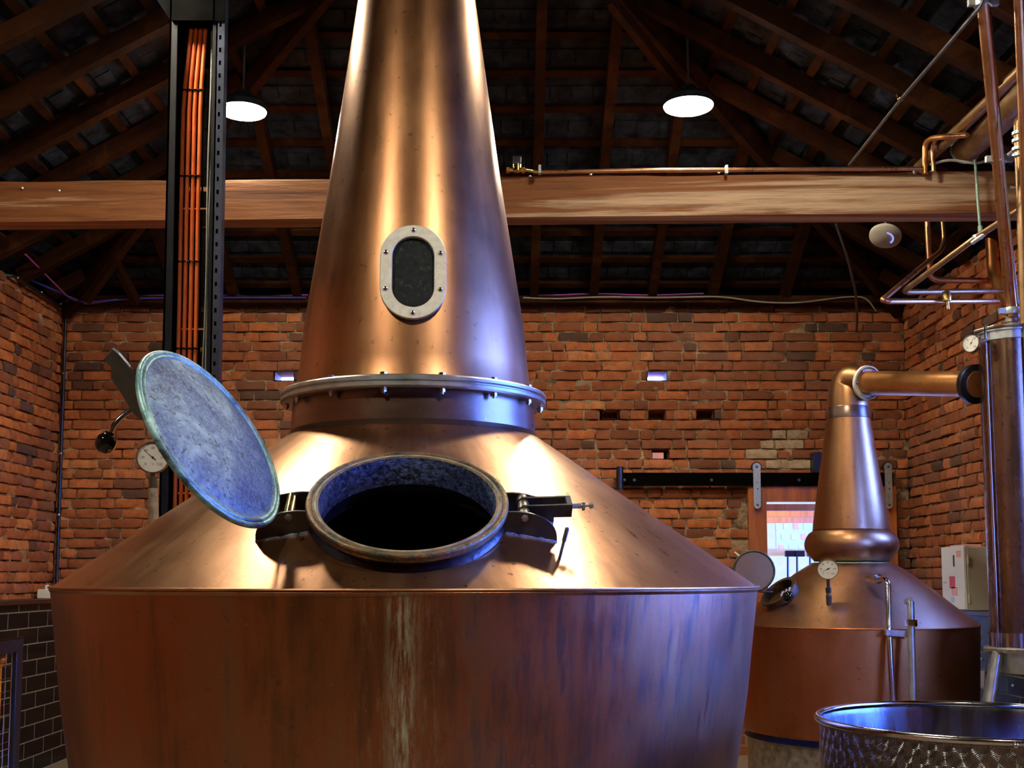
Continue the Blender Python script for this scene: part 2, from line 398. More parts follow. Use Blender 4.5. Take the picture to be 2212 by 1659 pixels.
        bmesh.ops.recalc_face_normals(bm, faces=bm.faces)
        if smooth:
            lim = math.radians(smooth)
            for f in bm.faces: f.smooth = True
            for e in bm.edges:
                if len(e.link_faces) == 2 and e.calc_face_angle(0) > lim: e.smooth = False
        bm.to_mesh(me); bm.free(); me.update()
        o = bpy.data.objects.new(name, me); COL.objects.link(o)
        if org is not None: o.location = org; ROOTM[o.name] = Matrix.Translation(org)
        if parent is not None: o.parent = parent; ROOTM[o.name] = ROOTM[parent.name]
        if bevel:
            b = o.modifiers.new('bevel', 'BEVEL'); b.width = bevel; b.segments = 2; b.limit_method = 'ANGLE'
        return o

ROOTM = {}
def tag(o, label, cat, group=None):
    o['label'] = label; o['category'] = cat
    if group: o['group'] = group
    return o
def root(name, loc, label, cat, rz=0.0, group=None):
    o = bpy.data.objects.new(name, None); COL.objects.link(o); o.empty_display_size = .05
    o.location = loc; o.rotation_euler = (0, 0, rz)
    ROOTM[o.name] = Matrix.Translation(V(loc)) @ Matrix.Rotation(rz, 4, 'Z')
    return tag(o, label, cat, group)
def struct(o): o['kind'] = 'structure'; return o
def stuff(o): o['kind'] = 'stuff'; return o
def text_mesh(name, s, size, o, u, v, mat, parent, align='CENTER', depth=.0006, local=False):
    """raised lettering: origin o, writing direction u, up direction v"""
    c = bpy.data.curves.new(name, 'FONT'); c.body = s; c.size = size; c.align_x = align; c.align_y = 'CENTER'; c.extrude = depth; c.resolution_u = 2
    t = bpy.data.objects.new(name, c); COL.objects.link(t)
    me = bpy.data.meshes.new_from_object(t.evaluated_get(bpy.context.evaluated_depsgraph_get()))
    bpy.data.objects.remove(t); bpy.data.curves.remove(c)
    w = u.cross(v)
    T = Matrix((u, v, w)).transposed().to_4x4(); T.translation = V(o)
    if parent is not None and not local: T = ROOTM[parent.name].inverted() @ T
    me.transform(T); me.materials.clear(); me.materials.append(M[mat]); me.name = name
    ob = bpy.data.objects.new(name, me); COL.objects.link(ob)
    if parent is not None: ob.parent = parent; ROOTM[ob.name] = ROOTM[parent.name]
    return ob

X = V((1, 0, 0)); Yv = V((0, 1, 0)); Z = V((0, 0, 1))
XL, XR, YB, YF = -3.87, 3.37, 9.8, -5.0      # room
WT = 3.81                                     # top of the brick walls
SLOPE = .55; HALF = (XR - XL) / 2; XM = (XL + XR) / 2

# ------------------------------------------------------------------ brick walls
def brick_wall(name, o, u, w, u0, u1, z0, z1, skip=lambda a, b, c, d: False, tone=lambda a, z: None, cuts=(), mskip=None):
    mskip = mskip or skip
    """o: wall plane origin, u: along the wall, w: into the room"""
    o = V(o); mb = MB(); tones = []
    ch = .0843; nrow = int(round((z1 - z0) / ch)); H, S = .127, .256
    for r in range(nrow):
        za = z0 + r * ch; zb = min(za + ch, z1)
        a = u0 - random.random() * .02 - (H + S) * (.5 if r % 2 else 0) ; head = r % 2 == 0
        while a < u1:
            L = (H if head else S) * random.uniform(.94, 1.05)
            if random.random() < .05: L *= .7
            b = min(a + L, u1); aa = max(a, u0)
            head = not head; a += L
            segs = [(aa, b)]
            for (x0_, x1_, z0_, z1_) in cuts:
                if min(zb, z1_) - max(za, z0_) > .03:
                    segs = [q_ for (p0_, p1_) in segs for q_ in ([(p0_, p1_)] if p1_ <= x0_ or p0_ >= x1_ else [(p0_, x0_), (x1_, p1_)])]
            for aa, b2 in segs:
                if b2 - aa < .03 or skip(aa, b2, za, zb): continue
                g = random.uniform(.0055, .011)
                out = random.gauss(.016, .006); tilt = random.gauss(0, .004)
                nx = 3 if b2 - aa < .16 else 6; nz = 3
                base = len(mb.v); seedv = V((random.random() * 90, r, a * 3))
                ca = (aa + b2) / 2; cz = (za + zb) / 2
                vs = []; fs = []
                for j in range(nz + 1):
                    for i in range(nx + 1):
                        fu, fz = i / nx, j / nz
                        pu = aa + g + (b2 - aa - 2 * g) * fu; pz = za + g * .9 + (zb - za - 1.8 * g) * fz
                        nn = noise.noise_vector(V((pu * 18, pz * 24, 0)) + seedv)
                        edge = (i in (0, nx)) + (j in (0, nz))
                        pu += nn.x * .0045 * (1 if edge else 0) ; pz += nn.y * .0055 * (1 if edge else 0)
                        dd = out + tilt * (fz - .5) * 2 + nn.z * .003 - (0, .005, .013)[edge]
                        vs.append(o + u * pu + Z * pz + w * dd)
                for j in range(nz):
                    for i in range(nx):
                        q = j * (nx + 1) + i; fs.append((q, q + 1, q + nx + 2, q + nx + 1))
                ring = [i for i in range(nx + 1)] + [(j + 1) * (nx + 1) - 1 for j in range(1, nz + 1)] + [nz * (nx + 1) + i for i in range(nx - 1, -1, -1)] + [j * (nx + 1) for j in range(nz - 1, 0, -1)]
                k0 = len(vs)
                for q in ring:
                    p = vs[q]; vs.append(p - w * (.045 + (p - o).dot(w)))
                R = len(ring)
                for i in range(R): fs.append((ring[i], ring[(i + 1) % R], k0 + (i + 1) % R, k0 + i))
                mb.add(vs, fs)
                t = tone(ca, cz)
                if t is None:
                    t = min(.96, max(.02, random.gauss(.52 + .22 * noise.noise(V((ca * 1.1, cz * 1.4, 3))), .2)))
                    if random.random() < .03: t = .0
                tones += [t] * len(vs)
    # mortar bed behind the bricks, uneven, with real openings
    mb.cur = 1
    du = .02; nu = int((u1 - u0) / du) + 1; dz = ch / 4; nz = int((z1 - z0) / dz)
    def mp(i, j):
        pu = min(u0 + i * du, u1); pz = min(z0 + j * dz, z1)
        return pu, pz, o + u * pu + Z * pz + w * (-.010 + .026 * noise.noise(V((pu * 7, pz * 11, 5))) + .006 * noise.noise(V((pu * 40, pz * 50, 1))))
    idx = {}; vs = []; fs = []
    for i in range(nu + 1):
        for j in range(nz + 1):
            idx[i, j] = len(vs); vs.append(mp(i, j)[2])
    for i in range(nu):
        for j in range(nz):
            a_, z_ = u0 + (i + .5) * du, z0 + (j + .5) * dz
            if mskip(a_ - .02, a_ + .02, z_ - .01, z_ + .01): continue
            fs.append((idx[i, j], idx[i + 1, j], idx[i + 1, j + 1], idx[i, j + 1]))
    mb.add(vs, fs); tones += [0.5] * len(vs)
    ob = mb.build(name, ['brick', 'mortar'], smooth=50, world_origin=(0, 0, 0))
    at_ = ob.data.attributes.new('tone', 'FLOAT', 'POINT'); at_.data.foreach_set('value', tones)
    return struct(ob)

def bp(px, py): p = at(px, py, YB); return p.x, p.z
HOLES = []       # (x0,x1,z0,z1,depth) through holes and pockets in the back wall
def hole(px0, px1, py0, py1):
    a, zt = bp(px0, py0); b, zb = bp(px1, py1); r_ = round((zb - .88) / .0843); zb = .88 + r_ * .0843 + .004; zt = zb + .0763; HOLES.append((a, b, zb, zt)); return a, b, zb, zt
h_thru = [hole(594, 634, 799, 823), hole(1399, 1440, 797, 821)]
h_dark = [hole(1301, 1336, 880, 901), hole(1402, 1437, 879, 901), hole(1505, 1541, 879, 899), hole(1409, 1444, 967, 990)]
DX0, DX1, DZ = bp(1640, 1200)[0], bp(1902, 1200)[0], 2.21
def skip_back(a, b, c, d):
    if c < DZ and b > DX0 and a < DX1 and not (d > DZ and c >= DZ - .04): return True
    return False
def skip_mortar(a, b, c, d):
    if skip_back(a, b, c, d): return True
    a, c = (a + b) / 2, (c + d) / 2
    return any(x0 - .012 < a < x1 + .012 and z0 - .006 < c < z1 + .006 for x0, x1, z0, z1 in HOLES)
def tone_back(a, z):
    px = 1106 + a * FPX / YB; 
    if abs(a - bp(598, 0)[0]) < .06 and abs(z - bp(0, 893)[1]) < .05: return .35
    if abs(a - 2.35) < .25 and 2.3 < z < 2.75 and random.random() < .5: return 1.0
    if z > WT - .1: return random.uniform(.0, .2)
    return None
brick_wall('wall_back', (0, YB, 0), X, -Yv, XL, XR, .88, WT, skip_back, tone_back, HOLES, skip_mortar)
# hole linings + lower back wall
mb = MB()
for (x0, x1, z0, z1) in HOLES:
    deep = .30
    for (p, q, r_, s_) in (((x0, z0), (x1, z0), 0, 0), ((x1, z0), (x1, z1), 0, 0), ((x1, z1), (x0, z1), 0, 0), ((x0, z1), (x0, z0), 0, 0)):
        mb.add([(p[0], YB, p[1]), (q[0], YB, q[1]), (q[0], YB + deep, q[1]), (p[0], YB + deep, p[1])], [(0, 1, 2, 3)])
for (x0, x1, z0, z1) in h_dark[:3]:
    mb.add([(x0, YB + .2, z0), (x1, YB + .2, z0), (x1, YB + .2, z1), (x0, YB + .2, z1)], [(0, 1, 2, 3)])
mb.box((XL, YB, 0), (DX0, YB + .3, .885)); mb.box((DX1, YB, 0), (XR, YB + .3, .885))
for x in (DX0, DX1): mb.box((x - .02 if x == DX0 else x, YB, 0), (x if x == DX0 else x + .02, YB + .3, DZ))
mb.box((DX0, YB, DZ), (DX1, YB + .3, DZ + .02))
struct(mb.build('wall_back', 'brick_plain', smooth=0, world_origin=(0, 0, 0)))
# outer skin: a solid leaf behind the bricks, open at the holes and the door
mb = MB()
xs = sorted({XL - .3, XR + .3, DX0, DX1} | {h for H_ in (h_thru + [h_dark[3]]) for h in H_[:2]}); zs = sorted({0, DZ, WT + .1} | {h for H_ in (h_thru + [h_dark[3]]) for h in H_[2:]})
for i in range(len(xs) - 1):
    for j in range(len(zs) - 1):
        cx, cz = (xs[i] + xs[i + 1]) / 2, (zs[j] + zs[j + 1]) / 2
        if DX0 < cx < DX1 and cz < DZ: continue
        if any(h[0] < cx < h[1] and h[2] < cz < h[3] for h in h_thru): continue
        mb.add([(xs[i], YB + .3, zs[j]), (xs[i + 1], YB + .3, zs[j]), (xs[i + 1], YB + .3, zs[j + 1]), (xs[i], YB + .3, zs[j + 1])], [(0, 1, 2, 3)])
struct(mb.build('wall_back', 'brick_plain', smooth=0, world_origin=(0, 0, 0)))
# pale brick recessed in the pocket
a, b, c, d = h_dark[3]
tag(MB().box((a + .0, YB + .02, c - .002), (a + .1, YB + .16, d - .022)).build('loose_brick', 'pink', bevel=.003), 'pale pink brick end sitting back in a pocket of the rear brick wall', 'brick')

def tone_side(a, z): return None
brick_wall('wall_left', (XL, 0, 0), Yv, X, 6.6, YB, 1.10, WT, tone=tone_side)
brick_wall('wall_right', (XR, 0, 0), -Yv, -X, -YB, -7.35, 1.05, WT, tone=tone_side)
ADDED_WINS = [(2.3, 4.9), (6.6, 7.28)]; WZ0, WZ1 = 1.3, 3.45; WLO = [1.3, 2.15]     # two unseen windows added to the right wall as source of blue daylight
mb = MB(); mb.box((XL - .3, YF, 0), (XL, 6.6, WT)); mb.box((XL - .3, 6.6, 0), (XL - .05, YB + .3, WT)); mb.box((XL - .3, 6.6, 0), (XL, YB, 1.10))
struct(mb.build('wall_left', 'brick_plain', smooth=0, world_origin=(0, 0, 0)))
mb = MB(); mb.box((XR, YF, WZ0), (XR + .3, ADDED_WINS[0][0], WZ1)).box((XR, ADDED_WINS[0][1], WZ0), (XR + .3, ADDED_WINS[1][0], WZ1)).box((XR, ADDED_WINS[1][1], WZ0), (XR + .3, 7.35, WZ1))
mb.box((XR, YF, 0), (XR + .3, 7.35, WZ0)).box((XR, YF, WZ1), (XR + .3, 7.35, WT))
mb.box((XR + .05, 7.35, 0), (XR + .3, YB + .3, WT)).box((XR, 7.35, 0), (XR + .3, YB, 1.05))
mb.box((XR, ADDED_WINS[1][0], WZ0), (XR + .3, ADDED_WINS[1][1], WLO[1]))
struct(mb.build('wall_right', 'brick_plain', smooth=0, world_origin=(0, 0, 0)))
struct(MB().box((XL - .3, YF - .3, 0), (XR + .3, YF, WT)).build('wall_front', 'brick_plain', smooth=0, world_origin=(0, 0, 0)))
struct(MB().box((XL - .3, YF - .3, -.1), (XR + .3, YB + .3, 0)).build('floor', 'floor', smooth=0, world_origin=(0, 0, 0)))
# frames of the added windows
t = .05
for wi, (a_, b_) in enumerate(ADDED_WINS):
    mb = MB(); z0w = WLO[wi]
    for z in (z0w, (z0w + WZ1) / 2, WZ1 - t): mb.box((XR + .1, a_, z), (XR + .16, b_, z + t))
    for k in range(4 - 2 * wi):
        y = a_ + (b_ - a_ - t) * k / (3 - 2 * wi); mb.box((XR + .1, y, z0w), (XR + .16, y + t, WZ1))
    wf = struct(mb.build('window_%d' % (wi + 1), 'black_metal', smooth=0, bevel=.004))
    MB().box((XR + .125, a_, z0w), (XR + .131, b_, WZ1)).build('window_pane', 'glass', wf, smooth=0)

# tiled dado left and right + ledges
DT = 1.31
for nm, xa, xb, z1 in (('left', XL + .02, XL + .22, DT), ('right', XR - .18, XR - .02, 1.25)):
    struct(MB().box((xa, 5.2, 0), (xb, YB - .02, z1 - .035)).build('wall_' + nm, 'tile', smooth=0, world_origin=(0, .11, 0)))
    e = .02
    struct(MB().box((xa, 5.2, z1 - .033), (xb + (e if nm == 'left' else 0), YB - .02, z1)).build('trim_1' if nm == 'left' else 'trim_2', 'dark_wood', smooth=0, bevel=.003))

# ------------------------------------------------------------------ roof
RZ = WT + .12
def roof_z(x, y): return RZ + SLOPE * min(x - XL, XR - x, YB - y)
yr = YB - HALF; zr = RZ + SLOPE * HALF
sl = math.atan(SLOPE)
def slope(name, corners):
    mb = MB(); mb.add(corners, [tuple(range(len(corners)))])
    n = (V(corners[1]) - V(corners[0])).cross(V(corners[2]) - V(corners[0])).normalized()
    if n.z < 0: n = -n
    mb.add([V(c) + n * .03 for c in corners], [tuple(range(len(corners)))])
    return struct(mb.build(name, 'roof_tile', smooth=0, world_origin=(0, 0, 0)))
ov = .4
r_left = slope('ceiling', [(XL - ov, YF - .4, RZ - ov * SLOPE), (XL - ov, YB + ov, RZ - ov * SLOPE), (XM, yr, zr), (XM, YF - .4, zr)])
r_right = slope('ceiling', [(XR + ov, YF - .4, RZ - ov * SLOPE), (XM, YF - .4, zr), (XM, yr, zr), (XR + ov, YB + ov, RZ - ov * SLOPE)])
r_back = slope('ceiling', [(XL - ov, YB + ov, RZ - ov * SLOPE), (XR + ov, YB + ov, RZ - ov * SLOPE), (XM, yr, zr)])
struct(MB().add([(XL - .3, YF - .15, WT), (XR + .3, YF - .15, WT), (XM, YF - .15, zr)], [(0, 1, 2)]).build('wall_front', 'brick_plain', smooth=0, world_origin=(0, 0, 0)))
# battens and the hanging tile noses between them (one child per batten row)
NB = 13
for k in range(NB):
    d = .12 + k * (HALF - .15) / NB
    z = RZ + SLOPE * d - .030
    w = .10
    for side, par in ((-1, r_left), (1, r_right)):
        x = XL + d if side < 0 else XR - d
        mb = MB(); mb.beam((x, YF, z), (x, YB - d, z), w * .55, .03, V((-SLOPE * (1 if side < 0 else -1), 0, 1)).normalized())
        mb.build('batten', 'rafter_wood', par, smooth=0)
        # tile noses: short upstands across the slope
        mb = MB(); y = 3.0
        xx = x + (.10 if side < 0 else -.10); zz = RZ + SLOPE * (d + .1) - .006
        while y < YB - d - .15:
            ww = random.uniform(.20, .24); mb.beam((xx, y, zz), (xx, y + ww - .012, zz), .11, .012 + random.random() * .012, V((-SLOPE * (1 if side < 0 else -1), 0, 1)).normalized()); y += ww
        stuff(mb.build('tile_nose', 'roof_tile', par, smooth=0))
    mb = MB(); y = YB - d; mb.beam((XL + d, y, z), (XR - d, y, z), w * .55, .03, V((0, SLOPE, 1)).normalized()); mb.build('batten', 'rafter_wood', r_back, smooth=0)
    mb = MB(); x = XL + d + .15; yy = y - .1; zz = RZ + SLOPE * (d + .1) - .006
    while x < XR - d - .2:
        ww = random.uniform(.15, .18); mb.beam((x, yy, zz), (x + ww - .012, yy, zz), .11, .012 + random.random() * .012, V((0, SLOPE, 1)).normalized()); x += ww
    stuff(mb.build('tile_nose', 'roof_tile', r_back, smooth=0))
# rafters
def rafter(p0, p1, w, h, label, group, name='rafter'):
    p0, p1 = V(p0), V(p1); n = 10; d = (p1 - p0).normalized(); sd = d.cross(Z).normalized(); u = sd.cross(d)
    mb = MB(); vs = []; sdv = V((random.random() * 50, 0, 0))
    for i in range(n + 1):
        c = p0.lerp(p1, i / n); nn = noise.noise_vector(c * 1.2 + sdv) * .012
        for a, b in ((-1, -1), (1, -1), (1, 1), (-1, 1)):
            vs.append(c + sd * (a * w / 2 * (1 + nn.x * 3) + nn.y) + u * (b * h / 2 + (nn.z if b < 0 else 0)))
    fs = [(0, 1, 2, 3), tuple(n * 4 + q for q in (3, 2, 1, 0))]
    for i in range(n):
        for q in range(4):
            r_ = (q + 1) % 4; fs.append((i * 4 + q, i * 4 + r_, i * 4 + 4 + r_, i * 4 + 4 + q))
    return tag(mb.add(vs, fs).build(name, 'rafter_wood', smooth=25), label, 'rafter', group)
RD = .11; off = .048 + RD / 2
y = YB - .35
while y > 2.2:
    L = min(HALF, YB - y) - .04
    for side in (-1, 1):
        x0 = XL + .02 if side < 0 else XR - .02; x1 = XL + L if side < 0 else XR - L
        rafter((x0, y, RZ + SLOPE * .02 - off * 1.14), (x1, y, RZ + SLOPE * L - off * 1.14), .075, RD,
               'rough dark timber rafter rising from the %s brick wall to the ridge' % ('left' if side < 0 else 'right'), 'rafters of the %s roof slope' % ('left' if side < 0 else 'right'))
    y -= .56
for px in (395, 512, 650, 770, 1028, 1155, 1280, 1405, 1535, 1690):
    x = at(px, 640, YB).x; L = min(x - XL, XR - x) - .06
    if L < .3: continue
    rafter((x, YB - .02, RZ - off * 1.14 + .011), (x, YB - L, RZ + SLOPE * L - off * 1.14), .07, RD, 'rough dark timber rafter rising from the back brick wall towards the ridge', 'rafters of the back roof slope')
for s_, nm in ((-1, 'left'), (1, 'right')):
    x0 = XL + .05 if s_ < 0 else XR - .05
    rafter((x0, YB - .05, RZ - .17), (XM - .03 * -s_, yr + .03, zr - .20), .06, .16, 'long hip rafter running up from the back %s corner of the roof' % nm, None, 'hip_rafter')
rafter((XM, YF, zr - .17), (XM, yr, zr - .17), .05, .2, 'ridge board along the top of the roof above the large still', None, 'ridge_board')
# loose corner timbers
for (a, b, lab) in (((at(288, 500, 9.0)), at(186, 650, 9.3), 'thin diagonal strut below the tie beam left of the black column'), (at(246, 560, 9.3), at(296, 655, 9.6), 'short strut leaning at the back left wall top'),
                    (at(672, 18, 7.6), at(560, 165, 8.2), 'forked diagonal timber in the dark roof left of the large still neck'), (at(1316, 0, 6.7), at(1470, 190, 7.4), 'slanting timber in the dark roof left of the right ceiling lamp')):
    rafter(a, b, .05, .07, lab, None, 'timber_strut')
struct(MB().box((XL, YB - .16, WT - .01), (XR, YB - .02, WT + .05)).build('trim_3', 'rafter_wood', smooth=0))

# tie beam
def rough_beam(name, p0, p1, w, h, mat, n=60, amp=.01):
    p0, p1 = V(p0), V(p1); d = (p1 - p0).normalized(); sd = d.cross(Z).normalized(); mb = MB(); vs = []
    prof = [(-1, -1), (-1, -.5), (-1, 0), (-1, .5), (-1, .93), (-.9, 1), (0, 1), (1, 1), (1, 0), (1, -1), (0, -1)]
    K = len(prof)
    for i in range(n + 1):
        c = p0.lerp(p1, i / n)
        for a, b in prof:
            nn = noise.noise_vector(V((c.x * 1.6, a * 2, b * 2.0))); n2 = noise.noise(V((c.x * 9, a, b * 3)))
            top = (.014 * noise.noise(V((c.x * 1.3, 4, 0))) + .006 * n2) if b > .9 else 0
            vs.append(c + sd * (a * w / 2 + nn.y * amp) * -1 * -1 + Z * (b * h / 2 + nn.z * amp * .4 + top))
    fs = [tuple(range(K))[::-1], tuple(n * K + q for q in range(K))]
    for i in range(n):
        for q in range(K):
            r_ = (q + 1) % K; fs.append((i * K + q, i * K + r_, i * K + K + r_, i * K + K + q))
    return mb.add(vs, fs).build(name, mat, smooth=30)
bl0, bl1 = at(0, 398, 7.3), at(0, 475, 7.3); br0, br1 = at(2100, 367, 7.05), at(2100, 464, 7.05)
hb = ((bl0 - bl1).z + (br0 - br1).z) / 2
ml = (bl0 + bl1) / 2; mr = (br0 + br1) / 2; dr = (mr - ml); ml2 = ml + dr * ((XL + .0 - ml.x) / dr.x); mr2 = ml + dr * ((XR - .0 - ml.x) / dr.x)
BEAM_W = .17
tag(rough_beam('tie_beam', ml2 + V((0, BEAM_W / 2, 0)), mr2 + V((0, BEAM_W / 2, 0)), BEAM_W, hb, 'beam_wood'), 'big weathered timber tie beam crossing the whole room under the roof', 'beam')

tbm = bpy.data.objects['tie_beam']
for px_, py_ in ((1145, 381), (1276, 377), (1553, 372), (1823, 365), (1989, 367), (48, 406), (128, 412), (523, 399), (1363, 392), (2010, 372)):
    p = at(px_, py_, 7.18 if px_ > 1000 else 7.28)
    MB().sphere(p, .008, 10).build('dust_drop', 'white_paint', tbm)  # droplets and dust specks on the beam, built as white spheres

# ------------------------------------------------------------------ lamps
def ceiling_lamp(x, y, z, label, r=.17):
    rt = root('ceiling_lamp', (x, y, z), label, 'lamp', group=None)
    MB().lathe([(.001, .004), (r * .97, .004), (r, -.004), (r * .97, -.018), (r * .8, -.028), (r * .5, -.034), (.001, -.036)], (x, y, z), n=40).build('diffuser', 'lamp', rt)
    MB().lathe([(r * 1.002, -.010), (r * 1.012, -.010), (r * 1.0, .03), (r * .8, .06), (.06, .07), (.05, .12), (.001, .125)], (x, y, z), n=40).build('housing', 'black_metal', rt)
    zt = roof_z(x, y) - .05
    MB().cyl((x, y, z + .12), (x, y, max(zt, z + .14)), .008).build('hanging_rod', 'steel_dark', rt)
    return rt
LR = at(1487, 226, 7.3); LL = at(525, 237, 7.3)
ceiling_lamp(LR.x, 7.3, LR.z, 'round glowing ceiling lamp hanging right of the large still neck', 53.5 * 7.55 / 2500)
ceiling_lamp(LL.x, 7.3, LL.z, 'round glowing ceiling lamp partly hidden by the black cable column', 50 * 7.55 / 2500)
for y in (5.1, .9):
    for x in (-1.93, 1.17): ceiling_lamp(x, y, 4.60, 'round ceiling lamp in the rows nearer the camera above the frame', .17)
for o in bpy.data.objects:
    if o.get('label', '').startswith('round ceiling lamp in'): o['group'] = 'nearer ceiling lamps'

# ------------------------------------------------------------------ large still
AX, AY, RZ1 = -.341, 4.0, math.radians(3.9)
st = root('copper_still', (AX, AY, 0), 'huge copper pot still with open oval-looking manhole in the foreground', 'still', RZ1)
N1 = 160
RIM, RIMZ = 1.162, 1.448
MB().lathe([(RIM, RIMZ), (RIM + .004, RIMZ - .006), (RIM - .002, RIMZ - .014), (1.145, 1.30), (1.125, 1.12), (1.095, .92), (1.06, .72), (1.02, .52), (.97, .42), (.88, .34), (.5, .27), (.01, .25)], n=N1, wob=.0012).build('body', 'body', st, local=True, smooth=30)
JR, JZ = .425, 1.963
sh = MB().lathe([(RIM - .001, RIMZ)] + [(RIM + (JR - RIM) * t / 12, RIMZ + (JZ - RIMZ) * t / 12) for t in range(1, 13)] + [(JR, JZ - .01)] + [(JR + (RIM - .012 - JR) * t / 12, JZ - .012 + (RIMZ - .012 - JZ + .012) * t / 12) for t in range(0, 13)], n=N1, closed=True).build('shoulder', ['shoulder', 'dark_inside'], st, local=True, smooth=30)
for p in sh.data.polygons:
    c = p.center; r = math.hypot(c.x, c.y)
    if c.z < RIMZ + (RIM - r) * (JZ - RIMZ) / (RIM - JR) - .006: p.material_index = 1
# manhole frame: centre c0, normal nn, slope direction ss
sa = math.atan2(JZ - RIMZ, RIM - JR)
nn = V((0, -math.sin(sa), math.cos(sa))); ss = V((0, -math.cos(sa), -math.sin(sa)))
rr0, hh0 = .88, .05
c0 = V((0, -rr0, RIMZ + (RIM - rr0) * math.tan(sa))) + nn * hh0
cut = MB().cyl(c0 - nn * .25, c0 + nn * .1, .245, n=96).build('cut_tmp', 'ink', None, world_origin=(0, 0, 0), smooth=0)
cut.location = (0, 0, 0); shp = sh.parent; sh.parent = None
md = sh.modifiers.new('b', 'BOOLEAN'); md.object = cut; md.operation = 'DIFFERENCE'; md.solver = 'EXACT'
bpy.context.view_layer.update()
me2 = bpy.data.meshes.new_from_object(sh.evaluated_get(bpy.context.evaluated_depsgraph_get())); sh.modifiers.clear(); sh.data = me2; sh.parent = shp
bpy.data.objects.remove(cut)
# rolled bead at the rim, and rivet-like weld line
MB().lathe([(RIM + .003 + .004 * math.cos(a), RIMZ + .001 + .004 * math.sin(a)) for a in [2 * PI * i / 8 for i in range(8)]], n=N1, closed=True).build('rim_seam', 'neck', st, local=True)
# collar between shoulder and flange
FZ = 2.072
MB().lathe([(JR + .012, JZ - .008), (JR + .004, JZ + .004), (JR - .003, JZ + .012), (.421, 2.0), (.417, FZ - .004)], n=120).build('collar', 'collar', st, local=True)
fl = MB().lathe([(.41, FZ - .003), (.452, FZ - .003), (.4585, FZ + .002), (.4585, FZ + .012), (.452, FZ + .0155), (.452, FZ + .019), (.4595, FZ + .023), (.4595, FZ + .032), (.455, FZ + .037), (.40, FZ + .037)], n=140).build('flange', 'steel', st, local=True)
for k in range(15):
    a = math.radians(-90 - 3.9 + 4.7 + 11.5 + 24 * k); p = V((.438 * math.cos(a), .438 * math.sin(a), 0))
    MB().hexnut(p + Z * (FZ - .016), Z, .0105, .013).hexnut(p + Z * (FZ + .037), Z, .0115, .009).cyl(p + Z * (FZ - .022), p + Z * (FZ + .046), .0055, n=10).build('bolt', 'chrome', fl, local=True)
# neck cone
NP = [(.412, FZ + .037), (.405, 2.14), (.397, 2.19), (.3835, 2.34), (.356, 2.52), (.3285, 2.70), (.302, 2.87), (.2785, 3.04), (.256, 3.20), (.233, 3.37), (.210, 3.54), (.200, 3.64), (.195, 3.78)]
MB().lathe(NP, n=140, wob=.001).build('neck', 'neck', st, local=True, smooth=60)
tf = MB().lathe([(.19, 3.67), (.295, 3.67), (.30, 3.675), (.30, 3.705), (.295, 3.71), (.19, 3.71)], n=80, closed=True).build('top_flange', 'steel', st, local=True)
MB().tube([(0, 0, 3.73), (0, 0, 4.3), (0, 0, 4.95)], .17, n=40).build('head_pipe', 'neck', st, local=True)
MB().lathe([(.46, .0), (.50, .0), (.50, .03), (.10, .05)], n=40).build('foot_plate', 'steel_dark', st, local=True)
for k in range(4):
    a = PI / 4 + k * PI / 2; MB().cyl((.7 * math.cos(a), .7 * math.sin(a), 0), (.7 * math.cos(a), .7 * math.sin(a), .33), .045, n=20).build('leg', 'steel_dark', st, local=True)

# sight window on the neck
def neck_r(z):
    for (r0, z0), (r1, z1) in zip(NP, NP[1:]):
        if z0 <= z <= z1: return r0 + (r1 - r0) * (z - z0) / (z1 - z0), math.atan2(r0 - r1, z1 - z0)
wz = at(889, 597, 3.66).z; wr, wa = neck_r(wz); wa *= .8
wn = V((0, -math.cos(wa), math.sin(wa))); wu = X.copy(); wv = V((0, math.sin(wa), math.cos(wa)))
wo = V((0, -wr, wz)) + wn * .012
HW, HH = .1055, .158      # half width, half height
def stadium(hw, hh, n=18):
    P = []
    for i in range(n + 1): a = PI * i / n; P.append((hw * math.cos(a), hh - hw + hw * math.sin(a)))
    for i in range(n + 1): a = PI + PI * i / n; P.append((hw * math.cos(a), -(hh - hw) + hw * math.sin(a)))
    return P
def frame_ring(mb, o, u, v, w, prof):     # prof: list of (inset, height) closed
    n = None; vs = []
    for ins, h in prof:
        P = stadium(HW - ins, HH - ins); n = len(P); vs += [o + u * a + v * b + w * h for a, b in P]
    fs = []; m = len(prof)
    for j in range(m):
        l = (j + 1) % m
        for i in range(n):
            k = (i + 1) % n; fs.append((j * n + i, j * n + k, l * n + k, l * n + i))
    return mb.add(vs, fs)
sw = frame_ring(MB(), wo, wu, wv, wn, [(0, -.002), (0, .011), (.002, .013), (.037, .013), (.039, .011), (.039, -.002)]).build('sight_window_frame', 'steel_pale', st, local=True, smooth=40)
frame_ring(MB(), wo, wu, wv, wn, [(.006, -.07), (.006, -.003), (.038, -.003), (.038, -.07)]).build('window_saddle', 'steel_dark', sw, local=True)
MB().add([wo + wu * a + wv * b - wn * .004 for a, b in stadium(HW - .037, HH - .037)], [tuple(range(38))]).build('sight_glass', 'glass_dark', sw, local=True, smooth=0)
for a, b in ((0, HH - .0185), (0, -HH + .0185), (HW - .0185, .063), (-HW + .0185, .063), (HW - .0185, -.060), (-HW + .0185, -.060)):
    p = wo + wu * a + wv * b + wn * .0125
    x_, y_ = wu, wv
    MB().lathe([(.0085, 0), (.0080, .003), (.006, .0055), (.003, .0062), (.0028, .003), (.0002, .003)], p, x_, y_, wn, 18).build('bolt', 'chrome', sw, local=True)

